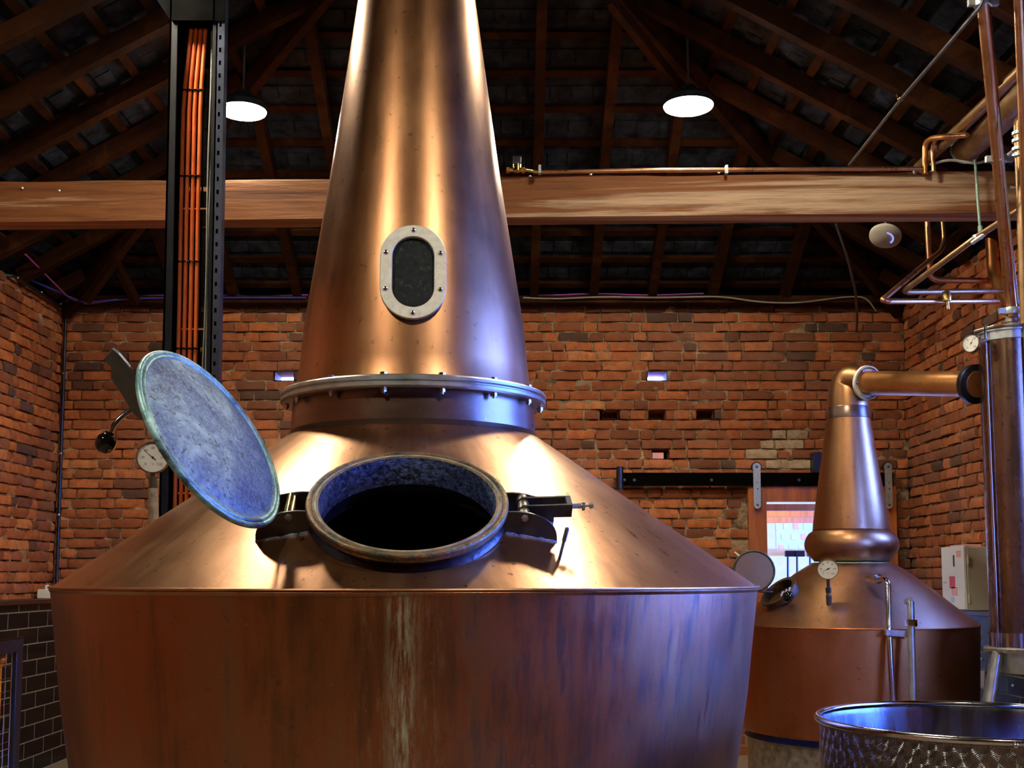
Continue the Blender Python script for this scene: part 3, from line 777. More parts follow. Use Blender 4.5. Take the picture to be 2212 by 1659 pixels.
# manhole
P_OUT = [(.252, -.024), (.268, -.021), (.271, -.014), (.271, -.004), (.268, 0), (.262, .001), (.258, -.001), (.2555, -.004), (.252, -.001), (.243, .000), (.238, -.003)]
mh = MB().lathe(P_OUT, c0, X, ss, nn, 120).build('manhole_ring', 'ring', st, local=True)
MB().lathe([(.250, -.14), (.256, -.078), (.264, -.066), (.266, -.056), (.260, -.046), (.252, -.040), (.252, -.020)], c0, X, ss, nn, 120).build('skirt', 'skirt', mh, local=True)
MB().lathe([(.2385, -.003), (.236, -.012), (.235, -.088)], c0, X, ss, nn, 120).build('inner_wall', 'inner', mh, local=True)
MB().lathe([(.2505, -.0005), (.2485, .0015), (.2455, .0015), (.2435, -.0005)], c0, X, ss, nn, 120).build('seal_bead', 'steel_old', mh, local=True)
def arc_fin(sgn):
    P = [(.235, -.11), (.235, -.006)]
    for i in range(13):
        t = i / 12; a = PI / 2 * t
        P.append((.285 + .118 * math.sin(a), -.098 + .094 * math.cos(a) ** .8 if t < 1 else -.098))
    P.append((.395, -.13))
    return [(sgn * a, b) for a, b in P]
def surf_z(p):   # height of shoulder at p
    r = math.hypot(p.x, p.y); return RIMZ + (RIM - r) * math.tan(sa)
for sgn in (1, -1):
    for so in (-.052, .046):
        MB().prism(arc_fin(sgn), c0 + ss * so, X, nn, ss, .006).build('bracket', 'steel_dark', mh, local=True, smooth=25, bevel=.001)
    # weld beads along the foot of the brackets
    for so in (-.049, .052):
        pts = []
        for i in range(14):
            q0_ = c0 + ss * (so + .003) + X * sgn * (.262 + .14 * i / 13); lo_, hi_ = -.2, .0
            for _ in range(24):
                md_ = (lo_ + hi_) / 2; q = q0_ + nn * md_
                if q.z > surf_z(q): hi_ = md_
                else: lo_ = md_
            q = q + nn * .001; pts.append(q + noise.noise_vector(q * 90) * .002)
        MB().tube(pts, [.0045 + .002 * noise.noise(p * 120) for p in pts], n=8).build('weld_bead', 'weld', mh, local=True)
    px_ = .312 * sgn; hp = -.022
    a0 = c0 + X * px_ + nn * hp
    MB().cyl(a0 - ss * .046, a0 + ss * .046, .0155, n=24).build('hinge_pin', 'brass' if sgn < 0 else 'steel_old', mh, local=True)
    MB().cyl(a0 + ss * .052, a0 + ss * .058, .0095, n=6).cyl(a0 - ss * .05, a0 + ss * .060, .005, n=12).build('pin_bolt', 'steel_old', mh, local=True)
# fork clamp on the right
fa = c0 + X * .312 + nn * (-.022)
fu = (X * .995 + nn * .02 + ss * -.03).normalized(); fw = nn; fs_ = fu.cross(fw).normalized() * -1
mb = MB()
for so in (-.021, .021):
    P = [(-.016 + .0 * i, 0) for i in range(0)]
    P = [(-.020 * math.cos(a), .020 * math.sin(a)) for a in [-PI / 2 + PI * i / 10 for i in range(11)]] + [(.122, .020), (.122, -.020)]
    mb.prism(P, fa + fs_ * (so - .0035) - fw * 0, fu, fw, fs_, .007)
mb.obox(fa + fu * .122, fu, fs_, fw, .008, .0245, .020)
fk = mb.build('clamp_fork', 'steel_dark', mh, local=True, bevel=.0015)
mb = MB().cyl(fa + fu * .125, fa + fu * .168, .0065, n=16)
for i in range(9): mb.lathe([(.0066, 0), (.0078, .0015), (.0066, .003)], fa + fu * (.131 + i * .0030), fs_, fw, fu, 14)
mb.hexnut(fa + fu * .160, fu, .010, .008).cyl(fa + fu * .164 - fw * .013, fa + fu * .164 + fw * .013, .004, n=10).hexnut(fa + fu * .180, fu, .008, .011)
mb.cyl(fa + fu * .165, fa + fu * .182, .0035, n=10)
mb.build('clamp_bolt', 'steel', mh, local=True)

# lid, opened to the left
ph = math.radians(126); hx = .28; loff = .06; LRAD = .262
hc = c0 - X * hx + ss * .01
lu = X * math.cos(ph) + nn * math.sin(ph); lw = -X * math.sin(ph) + nn * math.cos(ph)
lc = hc + lu * hx + lw * loff
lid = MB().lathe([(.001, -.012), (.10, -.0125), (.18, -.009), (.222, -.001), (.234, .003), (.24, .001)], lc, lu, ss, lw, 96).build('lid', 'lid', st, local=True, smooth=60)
MB().lathe([(.236, .003), (.240, -.001), (.245, -.002), (.249, .002), (.253, -.001), (.258, -.001), (.262, .003), (.263, .010), (.259, .015)], lc, lu, ss, lw, 96).build('lid_rim', 'lid_rim', lid, local=True, smooth=60)
MB().lathe([(.260, .013), (.24, .018), (.15, .012), (.001, .010)], lc, lu, ss, lw, 96).build('lid_back', 'ring', lid, local=True, smooth=60)
# hinge arm: flat bar from pin behind the lid, arching over the back, ending in a notched hook
pin = c0 - X * .312 + nn * -.022
def bar(path, wd, th_, nm, mat, par):
    mb = MB(); vs = []; K = len(path)
    for i, p in enumerate(path):
        t = (path[min(i + 1, K - 1)] - path[max(i - 1, 0)]).normalized(); nrm = t.cross(ss).normalized()
        w_ = wd[i] if isinstance(wd, list) else wd
        for a, b in ((-1, -1), (1, -1), (1, 1), (-1, 1)): vs.append(p + ss * a * w_ / 2 + nrm * b * th_ / 2)
    fs = [(0, 1, 2, 3), tuple((K - 1) * 4 + q for q in (3, 2, 1, 0))]
    for i in range(K - 1):
        for q in range(4): r_ = (q + 1) % 4; fs.append((i * 4 + q, i * 4 + r_, i * 4 + 4 + r_, i * 4 + 4 + q))
    return mb.add(vs, fs).build(nm, mat, par, local=True, smooth=30, bevel=.0015)
Lp = lambda a, b: lc + lu * a + lw * b
bar([pin, pin + (Lp(-.30, .03) - pin) * .5, Lp(-.27, .03), Lp(-.2, .035), Lp(-.12, .035), Lp(-.04, .03)], [.03, .03, .04, .05, .05, .05], .011, 'hinge_strap', 'steel_dark', lid)
WM = ROOTM[st.name]; lcw_ = WM @ lc; ssw = (WM.to_3x3() @ ss).normalized()
def onplane(px, py, o_, n_):
    d = at(px, py, 3.0) - CAM; return CAM + d * ((o_ - CAM).dot(n_) / d.dot(n_))
WI = WM.inverted(); rib = []
for q in ((244, 752), (257, 762), (275, 783), (292, 805), (300, 835)): rib.append(WI @ onplane(*q, lcw_, ssw))
rib += [Lp(.20, .018), Lp(.1, .018), Lp(-.12, .018), Lp(-.14, .035), Lp(-.05, .075)]
for q in ((291, 893), (283, 882), (262, 846), (246, 824), (243, 812), (240, 796), (241, 790), (234, 784), (225, 774)): rib.append(WI @ onplane(*q, lcw_, ssw))
MB().prism([(p.dot(lu), p.dot(lw)) for p in rib], ss * (lc.dot(ss) - .006), lu, lw, ss, .013).build('lid_rib', 'steel_dark', lid, local=True, smooth=0, bevel=.0012)
MB().cyl(Lp(0, .01), Lp(0, .085), .012, n=16).build('strap_stud', 'steel_old', lid, local=True)
# round handle rod and ball
Mi = ROOTM[st.name].inverted(); lcw = ROOTM[st.name] @ lc
yb = lcw.y - .02
ball = Mi @ at(228, 957, yb + .0); k1 = Mi @ at(243, 921, yb); k2 = Mi @ at(262, 900, yb + .01); k3 = Mi @ at(292, 880, yb + .03); k4 = Lp(0.02, .078)
hr = MB().tube([ball, k1, k2, k3, k4], .0068, n=14, fillet=.02).build('handle_rod', 'chrome', lid, local=True)
MB().sphere(ball, .0265, 32).cyl(ball, ball + (k1 - ball).normalized() * .03, .012, n=16).build('knob', 'black_plastic', lid, local=True)

# small capped thermometer pocket on the shoulder
def on_cone(px, py, y0=2.4, y1=5.0):
    for i in range(800):
        p = Mi @ at(px, py, y0 + (y1 - y0) * i / 800)
        if p.z < surf_z(p) and math.hypot(p.x, p.y) < RIM: return p
    return p
tb = on_cone(1208, 1209); tbw = ROOTM[st.name] @ tb
tt = Mi @ at(1225, 1143, tbw.y + .01)
MB().cyl(tb, tb + (tt - tb) * .62, .0045, n=12).cyl(tb + (tt - tb) * .6, tt, .0062, n=12).sphere(tt, .0062, 12).build('probe_rod', 'steel_dark', st, local=True)

# dial thermometer mounted on the far left of the shoulder
def gauge(name, c, face, up, r, depth, label, stem, parent=None, nums=None, needle=120, txt=None, bezel='chrome', stem_mat='steel_old', rt=None):
    c = V(c); face = V(face).normalized(); u = V(up).cross(face).normalized(); v = face.cross(u).normalized()
    g = root(name, stem[-1], label, 'thermometer')
    MB().lathe([(.0005, -depth), (r * .9, -depth), (r, -depth * .85), (r, 0), (r * .985, .003), (r * .93, .003), (r * .91, -.004)], c, u, v, face, 48).build('case', bezel, g)
    MB().lathe([(.0005, -.004), (r * .92, -.004)], c, u, v, face, 48).build('dial', 'dial', g)
    mb = MB(); q0, q1 = 225, -45
    for k in range(25):
        a = math.radians(q0 + (q1 - q0) * k / 24); d = u * math.cos(a) + v * math.sin(a); L = .10 if k % 4 == 0 else .05
        t_ = v * math.cos(a) - u * math.sin(a)
        mb.obox(c + d * r * (.84 - L / 2) + face * -.0035, d, t_, face, r * L / 2, r * .008, .0003)
    mb.build('scale_marks', 'ink', g)
    for k, s_ in enumerate(nums or []):
        a = math.radians(q0 + (q1 - q0) * k / (len(nums) - 1)); d = u * math.cos(a) + v * math.sin(a)
        text_mesh('numeral', s_, r * .22, c + d * r * .60 - face * .0035, u, v, 'ink', g, depth=.0002)
    if txt: text_mesh('unit_mark', txt, r * .16, c - v * r * .42 - face * .0035, u, v, 'ink', g, depth=.0002)
    a = math.radians(needle); d = u * math.cos(a) + v * math.sin(a); t_ = v * math.cos(a) - u * math.sin(a)
    mb = MB(); mb.add([c - d * r * .25 + t_ * r * .03 - face * .0018, c - d * r * .25 - t_ * r * .03 - face * .0018, c + d * r * .78 - face * .0018], [(0, 1, 2)])
    mb.lathe([(.0003, .0), (r * .07, 0), (r * .07, -.003)], c - face * .001, u, v, face, 16)
    mb.build('needle', 'ink', g)
    p0 = c - face * depth * .5 - V(up) * r * .96
    for (ra, za, zb, m_) in stem[0]:
        MB().cyl(p0 + (V(stem[-1]) - p0) * za, p0 + (V(stem[-1]) - p0) * zb, ra, n=20 if m_ != 'steel_dark' else 6).build('stem', m_, g)
    return g
gc = at(330, 988, 4.10); gb = at(340, 1140, 4.10); gb = V((gc.x + .01, 4.11, 1.60))
gauge('dial_thermometer', gc, (.25, -1, .02), Z, .057, .028, 'white round dial thermometer half hidden behind the open manhole lid',
      ([(.009, 0, .12, 'steel_dark'), (.0155, .06, .22, 'steel_dark'), (.0175, .22, .42, 'steel_old'), (.0185, .42, 1, 'steel_old')], gb), nums=['0', '20', '40', '60', '80', '100', '120'], needle=141, txt='°C')

# ------------------------------------------------------------------ small still at the back right
A2 = V((2.196, 7.5, 0)); s2 = root('copper_still', A2, 'smaller copper pot still with bulging neck at the back right', 'still', math.radians(16))
def rz(py, Y=7.5): return at(1838, py, Y).z
R2, Z2 = .762, 1.185
BOT = .53
MB().lathe([(R2, Z2), (R2 + .003, Z2 - .005), (R2 - .002, Z2 - .01), (.752, .95), (.742, .70), (.735, BOT + .02), (.72, BOT - .01), (.6, BOT - .03), (.01, BOT - .04)], n=110).build('body', 'still2body', s2, local=True)
MB().lathe([(R2, Z2), (.66, Z2 + .078), (.5, Z2 + .21), (.36, Z2 + .32), (.255, Z2 + .385)], n=110).build('shoulder', 'still2', s2, local=True, smooth=60)
zb = rz(1217); MB().lathe([(.24, zb - .012), (.258, zb - .01), (.258, zb + .002), (.24, zb + .006)], n=70).build('neck_seam', 'teal', s2, local=True)
b0, b1 = rz(1213), rz(1146); bm_ = (b0 + b1) / 2
bulb = [(.235, b0)] + [(.225 + .062 * math.sin(PI * t / 12) ** .75 + (.018 * t / 12), b0 + (b1 - b0) * t / 12) for t in range(1, 12)] + [(.240, b1), (.246, b1 + .004)]
MB().lathe(bulb, n=90).build('neck_bulb', 'still2', s2, local=True, smooth=60)
zc = rz(905); zc2 = rz(882)
MB().lathe([(.242, b1 + .002), (.236, b1 + .06), (.205, b1 + (zc - b1) * .38), (.172, b1 + (zc - b1) * .68), (.139, zc)], n=90).build('neck', 'still2', s2, local=True, smooth=60)
MB().lathe([(.139, zc - .004), (.142, zc), (.139, zc2), (.136, zc2 + .004)], n=60).build('neck_band', 'collar', s2, local=True)
e1 = at(1872, 827, 7.36); e2 = at(2112, 830, 6.50)
ad = (e2 - e1).normalized()
w0 = V((A2.x, A2.y, zc2)); w1 = V((A2.x + .0, A2.y, zc2 + .10)); w2 = e1 - ad * .16 + V((0, 0, .0)); 
pts = []
P0, P1, P2, P3 = w0, w0 + Z * .20, e1 - ad * .17 + Z * .02, e1
for i in range(17):
    t = i / 16; pts.append(P0 * (1 - t) ** 3 + P1 * 3 * t * (1 - t) ** 2 + P2 * 3 * t * t * (1 - t) + P3 * t ** 3)
MB().tube(pts, [.136 - .046 * (i / 16) for i in range(17)], n=36).build('elbow', 'still2', s2)
fx = ad.orthogonal().normalized(); fy = ad.cross(fx)
MB().lathe([(.07, -.006), (.108, -.006), (.112, 0), (.110, .016), (.100, .018), (.097, .006), (.07, .005)], e1, fx, fy, ad, 50).build('arm_flange', 'white_paint', s2)
MB().cyl(e1 - ad * .01, e2, .076, n=40).build('lyne_arm', 'arm', s2)
ef = MB().lathe([(.06, -.03), (.11, -.03), (.113, -.024), (.113, .01), (.06, .014)], e2 - ad * .02, fx, fy, ad, 50).build('end_flange', 'black_metal', s2)
for k in range(6):
    a = k * PI / 3 + .3; p = e2 - ad * .056 + (fx * math.cos(a) + fy * math.sin(a)) * .095; MB().hexnut(p, ad, .009, .008).build('bolt', 'steel_old', ef)
    p = e1 + ad * .009 + (fx * math.cos(a) + fy * math.sin(a)) * .085; MB().hexnut(p, ad, .008, .006).build('arm_bolt', 'steel', s2)
# little round inspection plate on the neck edge
# brick plinth under it
tag(MB().lathe([(.001, 0), (.68, 0), (.68, .46), (.70, .475), (.001, .475)], A2, n=60).build('still_plinth', 'steel_old'), 'grey round plinth under the smaller copper still', 'plinth')
# gauge
S2s = lambda x, y: Z2 + (R2 - min(R2, math.hypot(x - A2.x, y - A2.y))) * (.385 / (R2 - .255))
g2 = at(1788, 1229, 6.95); gb2 = V((g2.x + .015, 6.99, 0)); gb2.z = S2s(gb2.x, gb2.y) - .01
gauge('dial_thermometer', g2, (-.28, -1, .0), Z, .064, .05, 'chrome dial thermometer on a short stem on the smaller still shoulder',
      ([(.010, 0, 1, 'steel_dark'), (.017, .3, .5, 'steel_dark'), (.014, .5, .6, 'brass'), (.017, .6, 1, 'steel_dark')], gb2), nums=['0', '20', '40', '60', '80', '100', '120'], needle=205, txt='°C')
# open manhole of the small still with its round lid
mhc = at(1690, 1283, 6.95); mhc = V((1.70, 7.30, 0)); mhc.z = S2s(mhc.x, mhc.y)
dv = V((mhc.x - A2.x, mhc.y - A2.y, 0)).normalized(); n2 = (dv * .72 + Z * .75 + Yv * .06).normalized(); t2 = dv.cross(Z).normalized(); s2d = n2.cross(t2)
m2 = MB().lathe([(.118, -.05), (.118, .035), (.128, .038), (.128, .052), (.105, .052), (.105, -.04), (.001, -.04)], mhc, t2, s2d, n2, 48).build('manhole_ring', 'ring', s2)
q = mhc + s2d * -.12 if (mhc + s2d * .12).y > mhc.y else mhc + s2d * .12
ql = at(1697, 1278, 7.12)
for k in range(3): MB().obox(ql + X * (k - 1) * .022 + Z * (k - 1) * .012, (X * .4 + Z * .9).normalized(), Yv, (Z * .4 - X * .9).normalized(), .016, .008, .004).build('clamp_bar', 'steel_pale', m2)
MB().sphere(at(1703, 1288, 7.12), .034, 20).build('clamp_knob', 'black_plastic', m2)
lc2 = at(1629, 1233, 7.3); fn = V((-.08, -.99, .10)).normalized(); fu2 = Z.cross(fn).normalized(); fv2 = fn.cross(fu2)
l2 = MB().lathe([(.0005, .006), (.06, .004), (.118, .002), (.119, 0)], lc2, fu2, fv2, fn, 56).build('lid', 'tin', s2)
MB().lathe([(.117, .001), (.124, .010), (.131, .006), (.132, -.01), (.001, -.014)], lc2, fu2, fv2, fn, 56).build('lid_rim', 'green_rim', l2)
MB().cyl(at(1605, 1208, 7.34), at(1587, 1193, 7.38), .007, n=12).build('lid_handle', 'white_paint', l2)
MB().cyl(lc2 - fv2 * .125 - fn * .02, mhc - X * .06 + Z * .03, .007, n=10).build('hinge_arm', 'steel_dark', l2)

# spray pipe and level tube on the small still
hp = V((2.32, 6.98, 0)); 
p_a = at(1873, 1250, 7.02); p_b = at(1918, 1251, 6.80); p_c = at(1921, 1375, 6.70); p_d = at(1930, 1530, 6.66)
rt = root('wash_pipe', p_d - Z * .3, 'bent chrome pipe rising over the smaller still shoulder and into it', 'pipe')
MB().tube([p_a, p_b, p_c, p_d, p_d - Z * .38], .0165, n=18, fillet=.05).build('pipe', 'chrome', rt)
pm = p_a.lerp(p_b, .45); pdv = (p_b - p_a).normalized()
MB().cyl(pm - pdv * .012, pm + pdv * .022, .030, n=24).cyl(pm + pdv * .022, pm + pdv * .036, .025, n=24).build('pipe_union', 'chrome', rt)
p_e = at(1967, 1300, 6.66); p_f = at(1973, 1530, 6.62)
rt = root('level_tube', p_f - Z * .3, 'straight upright steel tube with hex nut beside the bent chrome pipe', 'pipe')
MB().tube([p_e + Yv * .05, p_e + Z * .008 + Yv * .02, p_e, p_e.lerp(p_f, .2), p_f, p_f - Z * .38], .0205, n=18).build('tube', 'steel', rt)
MB().hexnut(p_e.lerp(p_f, .17), (p_f - p_e), .034, .04).build('hex_nut', 'chrome', rt)
pk0 = at(1912, 1366, 6.69); pk1 = at(1966, 1370, 6.69)
MB().obox((pk0 + pk1) / 2, (pk1 - pk0).normalized(), Yv, Z, (pk1 - pk0).length / 2, .02, .017).build('pipe_clamp', 'steel_old', rt)

# ------------------------------------------------------------------ condenser column
CY = 6.42
ct = at(2178, 740, CY); cb = at(2205, 1368, CY)
cr = .158
cdir = (cb - ct).normalized(); cxv = X.copy(); cyv = cdir.cross(cxv)
cd = root('condenser', (cb.x, CY, 0), 'tall dark copper condenser column with steel tie rods at the right edge', 'condenser')
MB().cyl(ct, cb, cr, n=60).build('shell', 'shell', cd)
MB().lathe([(.01, -.055), (cr + .012, -.055), (cr + .012, -.045), (cr + .002, -.043), (cr + .002, 0), (cr + .006, .003), (.01, .004)], ct, cxv, cyv, cdir, 60).build('top_cap', 'steel', cd)
top = ct - cdir * .058
MB().lathe([(.01, -.014), (cr + .03, -.014), (cr + .034, -.008), (cr + .03, 0), (.01, 0)], top, cxv, cyv, cdir, 8).build('top_plate', 'steel_old', cd)
MB().lathe([(.01, -.005), (cr + .004, -.005), (cr + .004, .075), (.01, .075)], cb, cxv, cyv, cdir, 60).build('bottom_ring', 'chrome', cd)
pl = cb + cdir * .075
MB().lathe([(.01, 0), (cr + .045, 0), (cr + .05, .006), (cr + .045, .024), (.01, .024)], pl, cxv, cyv, cdir, 8).build('base_plate', 'steel_old', cd)
MB().lathe([(cr - .01, 0.02), (cr - .02, .10), (cr - .035, .14), (.01, .16)], pl, cxv, cyv, cdir, 50).build('sump', 'steel', cd)
for a in (205, 275, 335, 90):
    a = math.radians(a); d = cxv * math.cos(a) + Yv * math.sin(a)
    p0 = top + d * (cr + .014) - cdir * .03; p1 = pl + d * (cr + .014)
    MB().cyl(p0, p1, .0075, n=12).hexnut(p0 + cdir * .012, -cdir, .013, .012).build('tie_rod', 'chrome', cd)
for a in (200, 285, 40, 120):
    a = math.radians(a); d = cxv * math.cos(a) + Yv * math.sin(a)
    p0 = pl + d * (cr + .005) + cdir * .02; p1 = V((p0.x + d.x * .25, p0.y + d.y * .25, 0))
    MB().cyl(p0, p1, .029, n=20).build('leg', 'steel', cd)
hd = top - cdir * .014
MB().lathe([(.001, 0), (.052, 0), (.052, .018), (.036, .022), (.036, .04), (.045, .043), (.045, .062), (.036, .066), (.036, .09), (.001, .09)], hd + X * .03, cxv, -cyv, -cdir, 30).build('head_union', 'steel_old', cd)
pu = hd - cdir * .09 + X * .03
gt = at(2097, 741, CY - .12)
gauge('dial_thermometer', gt, (-.85, -.62, .0), Z, .052, .032, 'small round dial thermometer at the top of the condenser column', ([(.010, 0, .1, 'chrome')], gt + V((.05, .08, -.045))), nums=['0', '40', '80', '120'], needle=60)
MB().cyl(gt + V((.02, .015, 0)), ct + V((-.13, -.06, .005)), .014, n=16).build('pocket', 'chrome', bpy.data.objects['dial_thermometer.002'])

# pipes at the right
def pipe(name, pts, r, label, mat='pipe', fil=.05, cat='pipe', group=None, n=18):
    return tag(MB().tube(pts, r, n=n, fillet=fil).build(name, mat), label, cat, group)
pa1 = at(2120, -40, 5.2)
rt = root('copper_pipe', pu, 'slim upright copper pipe rising from the top of the condenser column', 'pipe')
MB().tube([pu + cdir * .02, at(2181, 640, 6.35), at(2152, 300, 5.85), pa1], [.031] * 4, n=24).build('pipe', 'pipe', rt)
for py_, px_ in ((344, 2158), (672, 2185), (6, 2123)):
    c_ = at(px_, py_, {344: 5.92, 672: 6.38, 6: 5.28}[py_])
    MB().lathe([(.030, -.02), (.040, -.018), (.043, 0), (.040, .018), (.030, .02)], c_, n=24).obox(c_ + V((-.055, -.0, 0)), X, Yv, Z, .015, .012, .016).obox(c_ + V((.055, 0, 0)), X, Yv, Z, .018, .012, .014).build('pipe_clamp', 'galv', rt)
tag(MB().cyl(at(2198, 655, 6.30), at(2150, 180, 5.62), .006, n=10).build('threaded_rod', 'steel'), 'thin bright threaded rod alongside the slim upright copper pipe', 'rod')
pipe('copper_pipe', [at(2200, -30, 5.1), at(2209, 200, 5.4), at(2228, 700, 5.9)], .024, 'upright copper pipe cut off by the top right edge of the photo')
p0 = at(2201, 298, 6.0); 
rt = root('elbow_pipe', at(2205, 700, 6.0), 'grey brown pipe with rounded elbow and clamp at the right edge', 'pipe')
MB().tube([at(2260, 252, 6.0), at(2200, 252, 6.0), p0, at(2206, 420, 6.0), at(2214, 700, 6.0)], .026, n=20, fillet=.07).build('pipe', 'pipe_dull', rt)
for py_ in (288, 304, 322, 336):
    MB().lathe([(.025, -.010), (.036, -.008), (.036, .008), (.025, .010)], at(2201, py_, 6.0), n=20).build('clamp_ring', 'galv', rt)
MB().cyl(at(2165, 344, 6.3), at(2200, 318, 6.02), .010, n=10).build('clamp_link', 'galv', rt)
tag(MB().cyl(at(2182, 405, 6.35), at(2230, 405, 6.3), .007, n=10).build('cross_rod', 'steel'), 'short steel cross rod between the two upright pipes in front of the beam', 'rod')
# big diagonal copper duct above the beam
da, db = at(2084, 322, 7.0), at(2300, 130, 5.6)
rt = root('copper_duct', da, 'fat copper pipe slanting out of the top right corner above the beam', 'pipe')
MB().cyl(da, db, .088, n=40).build('duct', 'pipe_dull', rt)
dd_ = (db - da).normalized(); ox = dd_.orthogonal().normalized(); oy = dd_.cross(ox)
MB().lathe([(.08, -.02), (.093, -.02), (.097, -.01), (.093, .0), (.08, .002)], da + dd_ * .02, ox, oy, dd_, 40).build('strap', 'teal', rt)
MB().tube([da + V((-.22, .0, -.10)), da + V((-.12, -.05, -.085)), da + V((.05, -.08, -.125)), da + V((.17, -.1, -.07)), da + V((.21, -.1, -.01))], .008, n=10, fillet=.05).build('sling', 'white_paint', rt)
d2a, d2b = at(1985, 362, 7.3), at(2230, 130, 5.8)
tag(MB().cyl(d2a, d2b, .035, n=24).build('copper_pipe', 'pipe_dull'), 'thinner copper pipe slanting just above and behind the fat copper pipe', 'pipe')
tag(MB().prism([(-.09, 0), (.09, 0), (.03, .14), (-.01, .14)], at(2050, 352, 7.3), X, Z, Yv, .05).build('steel_bracket', 'pipe_dull'), 'small wedge-shaped bracket on the beam beside the fat copper pipe', 'bracket')
# green hanger rod
rt = root('hanger_rod', at(2117, 500, 6.9), 'thin pale green hanger rod in front of the beam end', 'rod')
MB().cyl(at(2106, 345, 6.9), at(2117, 494, 6.9), .0085, n=12).build('rod', 'teal', rt)
MB().cyl(at(2117, 488, 6.9), at(2118, 503, 6.9), .014, n=10).build('end_nut', 'teal', rt)
# pipe zigzag
pipe('copper_pipe', [at(2036, 470, 7.7), at(2040, 520, 7.7), at(2032, 542, 7.65), at(1906, 648, 6.7), at(1918, 651, 6.7), at(2155, 651, 7.35)], .017, 'copper pipe folding back at the lowest left point of the pipe run', 'pipe', .04)
pipe('copper_pipe', [at(2230, 436, 6.0), at(2110, 512, 6.5), at(1953, 628, 7.0), at(1964, 631, 7.02), at(2165, 629, 7.45)], .018, 'long mottled pipe slanting down across the right end of the beam', 'pipe_dull', .03)
pipe('copper_pipe', [at(2003, 340, 7.75), at(2003, 480, 7.75), at(2010, 604, 7.75), at(2145, 607, 7.75)], .021, 'reddish upright copper pipe turning level below the beam', 'pipe', .06)
pipe('copper_pipe', [at(1998, 375, 7.0), at(1998, 310, 7.0), at(2012, 298, 6.9), at(2085, 292, 6.6)], .017, 'left bent copper pipe rising above the beam top', 'arm', .06)
pipe('copper_pipe', [at(2017, 370, 6.95), at(2014, 318, 6.95), at(2024, 296, 6.85), at(2090, 292, 6.55)], .013, 'right bent copper pipe with bright face above the beam top', 'pipe', .05)
pipe('copper_downpipe', [at(2142, 492, 7.8), at(2146, 585, 7.8), at(2168, 638, 7.6), at(2212, 680, 7.25)], .045, 'thick copper downpipe behind the upright pipes with angled elbow', 'arm', .08)
tag(MB().lathe([(.010, -.03), (.028, -.03), (.03, 0), (.022, .03), (.01, .03)], at(2044, 640, 6.95), n=18).cyl(at(2044, 640, 6.95), at(2047, 668, 6.95), .012, n=12).build('drain_valve', 'brass'), 'little valve hanging under the lowest level copper pipe', 'valve')
tag(MB().cyl(at(2128, 505, 6.42), at(2100, 525, 6.5), .012, n=10).lathe([(.02, -.012), (.03, -.01), (.03, .01), (.02, .012)], at(2112, 512, 6.5), n=16).build('pipe_clamp', 'galv'), 'bluish pipe clamp on the long mottled slanting pipe', 'clamp')
# diagonal conduit rod in the roof
rt = root('roof_conduit', at(1835, 356, 7.4), 'long thin grey conduit slanting up through the dark right roof', 'conduit')
MB().tube([at(1835, 356, 7.3), at(1945, 216, 6.4), at(2120, 12, 5.2), at(2135, -20, 5.1)], .010, n=10).build('conduit', 'steel_dark', rt)
MB().sphere(at(1945, 213, 6.4), .018, 12).cyl(at(1945, 213, 6.4), at(1940, 205, 6.45), .012, n=10).build('joint', 'brass', rt)
pipe('hanging_cable', [at(1806, 484, 8.2), at(1832, 560, 8.4), at(1848, 630, 8.8), at(1852, 680, 9.3), at(1850, 716, 9.55)], .010, 'dark grey cable hanging from the beam in front of the back wall', 'steel_dark', .1, 'cable')
# round unlit ceiling fitting
fc = at(1912, 512, 7.9); fnr = V((-.35, -.50, -1)).normalized(); fxx = fnr.orthogonal().normalized(); fyy = fnr.cross(fxx)
rt = root('ceiling_fitting', fc, 'pale round ceiling fitting with a blue arc, under the beam at right', 'ceiling fitting')
MB().lathe([(.001, .012), (.09, .012), (.108, 0), (.110, -.02), (.001, -.03)], fc, fxx, fyy, fnr, 40).build('disc', 'cream_paint', rt)
MB().tube([fc + fnr * .013 + (fxx * math.cos(a) + fyy * math.sin(a)) * .055 for a in [math.radians(200 + i * 11) for i in range(12)]], .006, n=8).build('blue_arc', 'blue_glow', rt)
MB().cyl(fc - fnr * .02, V((fc.x + .05, fc.y, roof_z(fc.x + .05, fc.y) - .02)), .02, n=12).build('mount', 'black_metal', rt)
rdp = at(1992, 500, 8.7)
tag(MB().lathe([(.001, -.03), (.05, -.02), (.055, .0), (.001, .02)], rdp, n=24).cyl(rdp, V((rdp.x, rdp.y, roof_z(rdp.x, rdp.y) - .02)), .008, n=8).build('alarm_beacon', 'red'), 'dim red beacon right of the pale round ceiling fitting', 'alarm')

# copper pipe along the beam top with valve
q0, q1 = at(1165, 372, 7.12), at(1995, 364, 7.0)
bt = lambda px: at(px, 375 - (px - 1100) * .009, 7.12)
rt = root('beam_pipe', q0, 'thin copper pipe clipped along the top of the tie beam', 'pipe')
MB().tube([q0, at(1400, 368, 7.1), at(1700, 366, 7.07), q1], .0135, n=14).build('pipe', 'pipe', rt)
for px_ in (1166, 1569, 1976): c_ = at(px_, 367, 7.06); MB().obox(c_, X, Yv, Z, .008, .02, .026).build('clip', 'galv', rt)
rt = root('brass_valve', at(1117, 378, 7.1), 'brass solenoid valve on the beam beside the still neck', 'valve')
vc = at(1117, 366, 7.1)
MB().cyl(vc - X * .062, vc + X * .06, .017, n=18).cyl(vc - Z * .012, vc + Z * .03, .030, n=20).hexnut(vc - X * .068, X, .024, .02).hexnut(vc + X * .03, X, .024, .02).build('body', 'brass', rt)
MB().cyl(vc + X * .05, q0, .012, n=12).build('outlet', 'brass', rt)
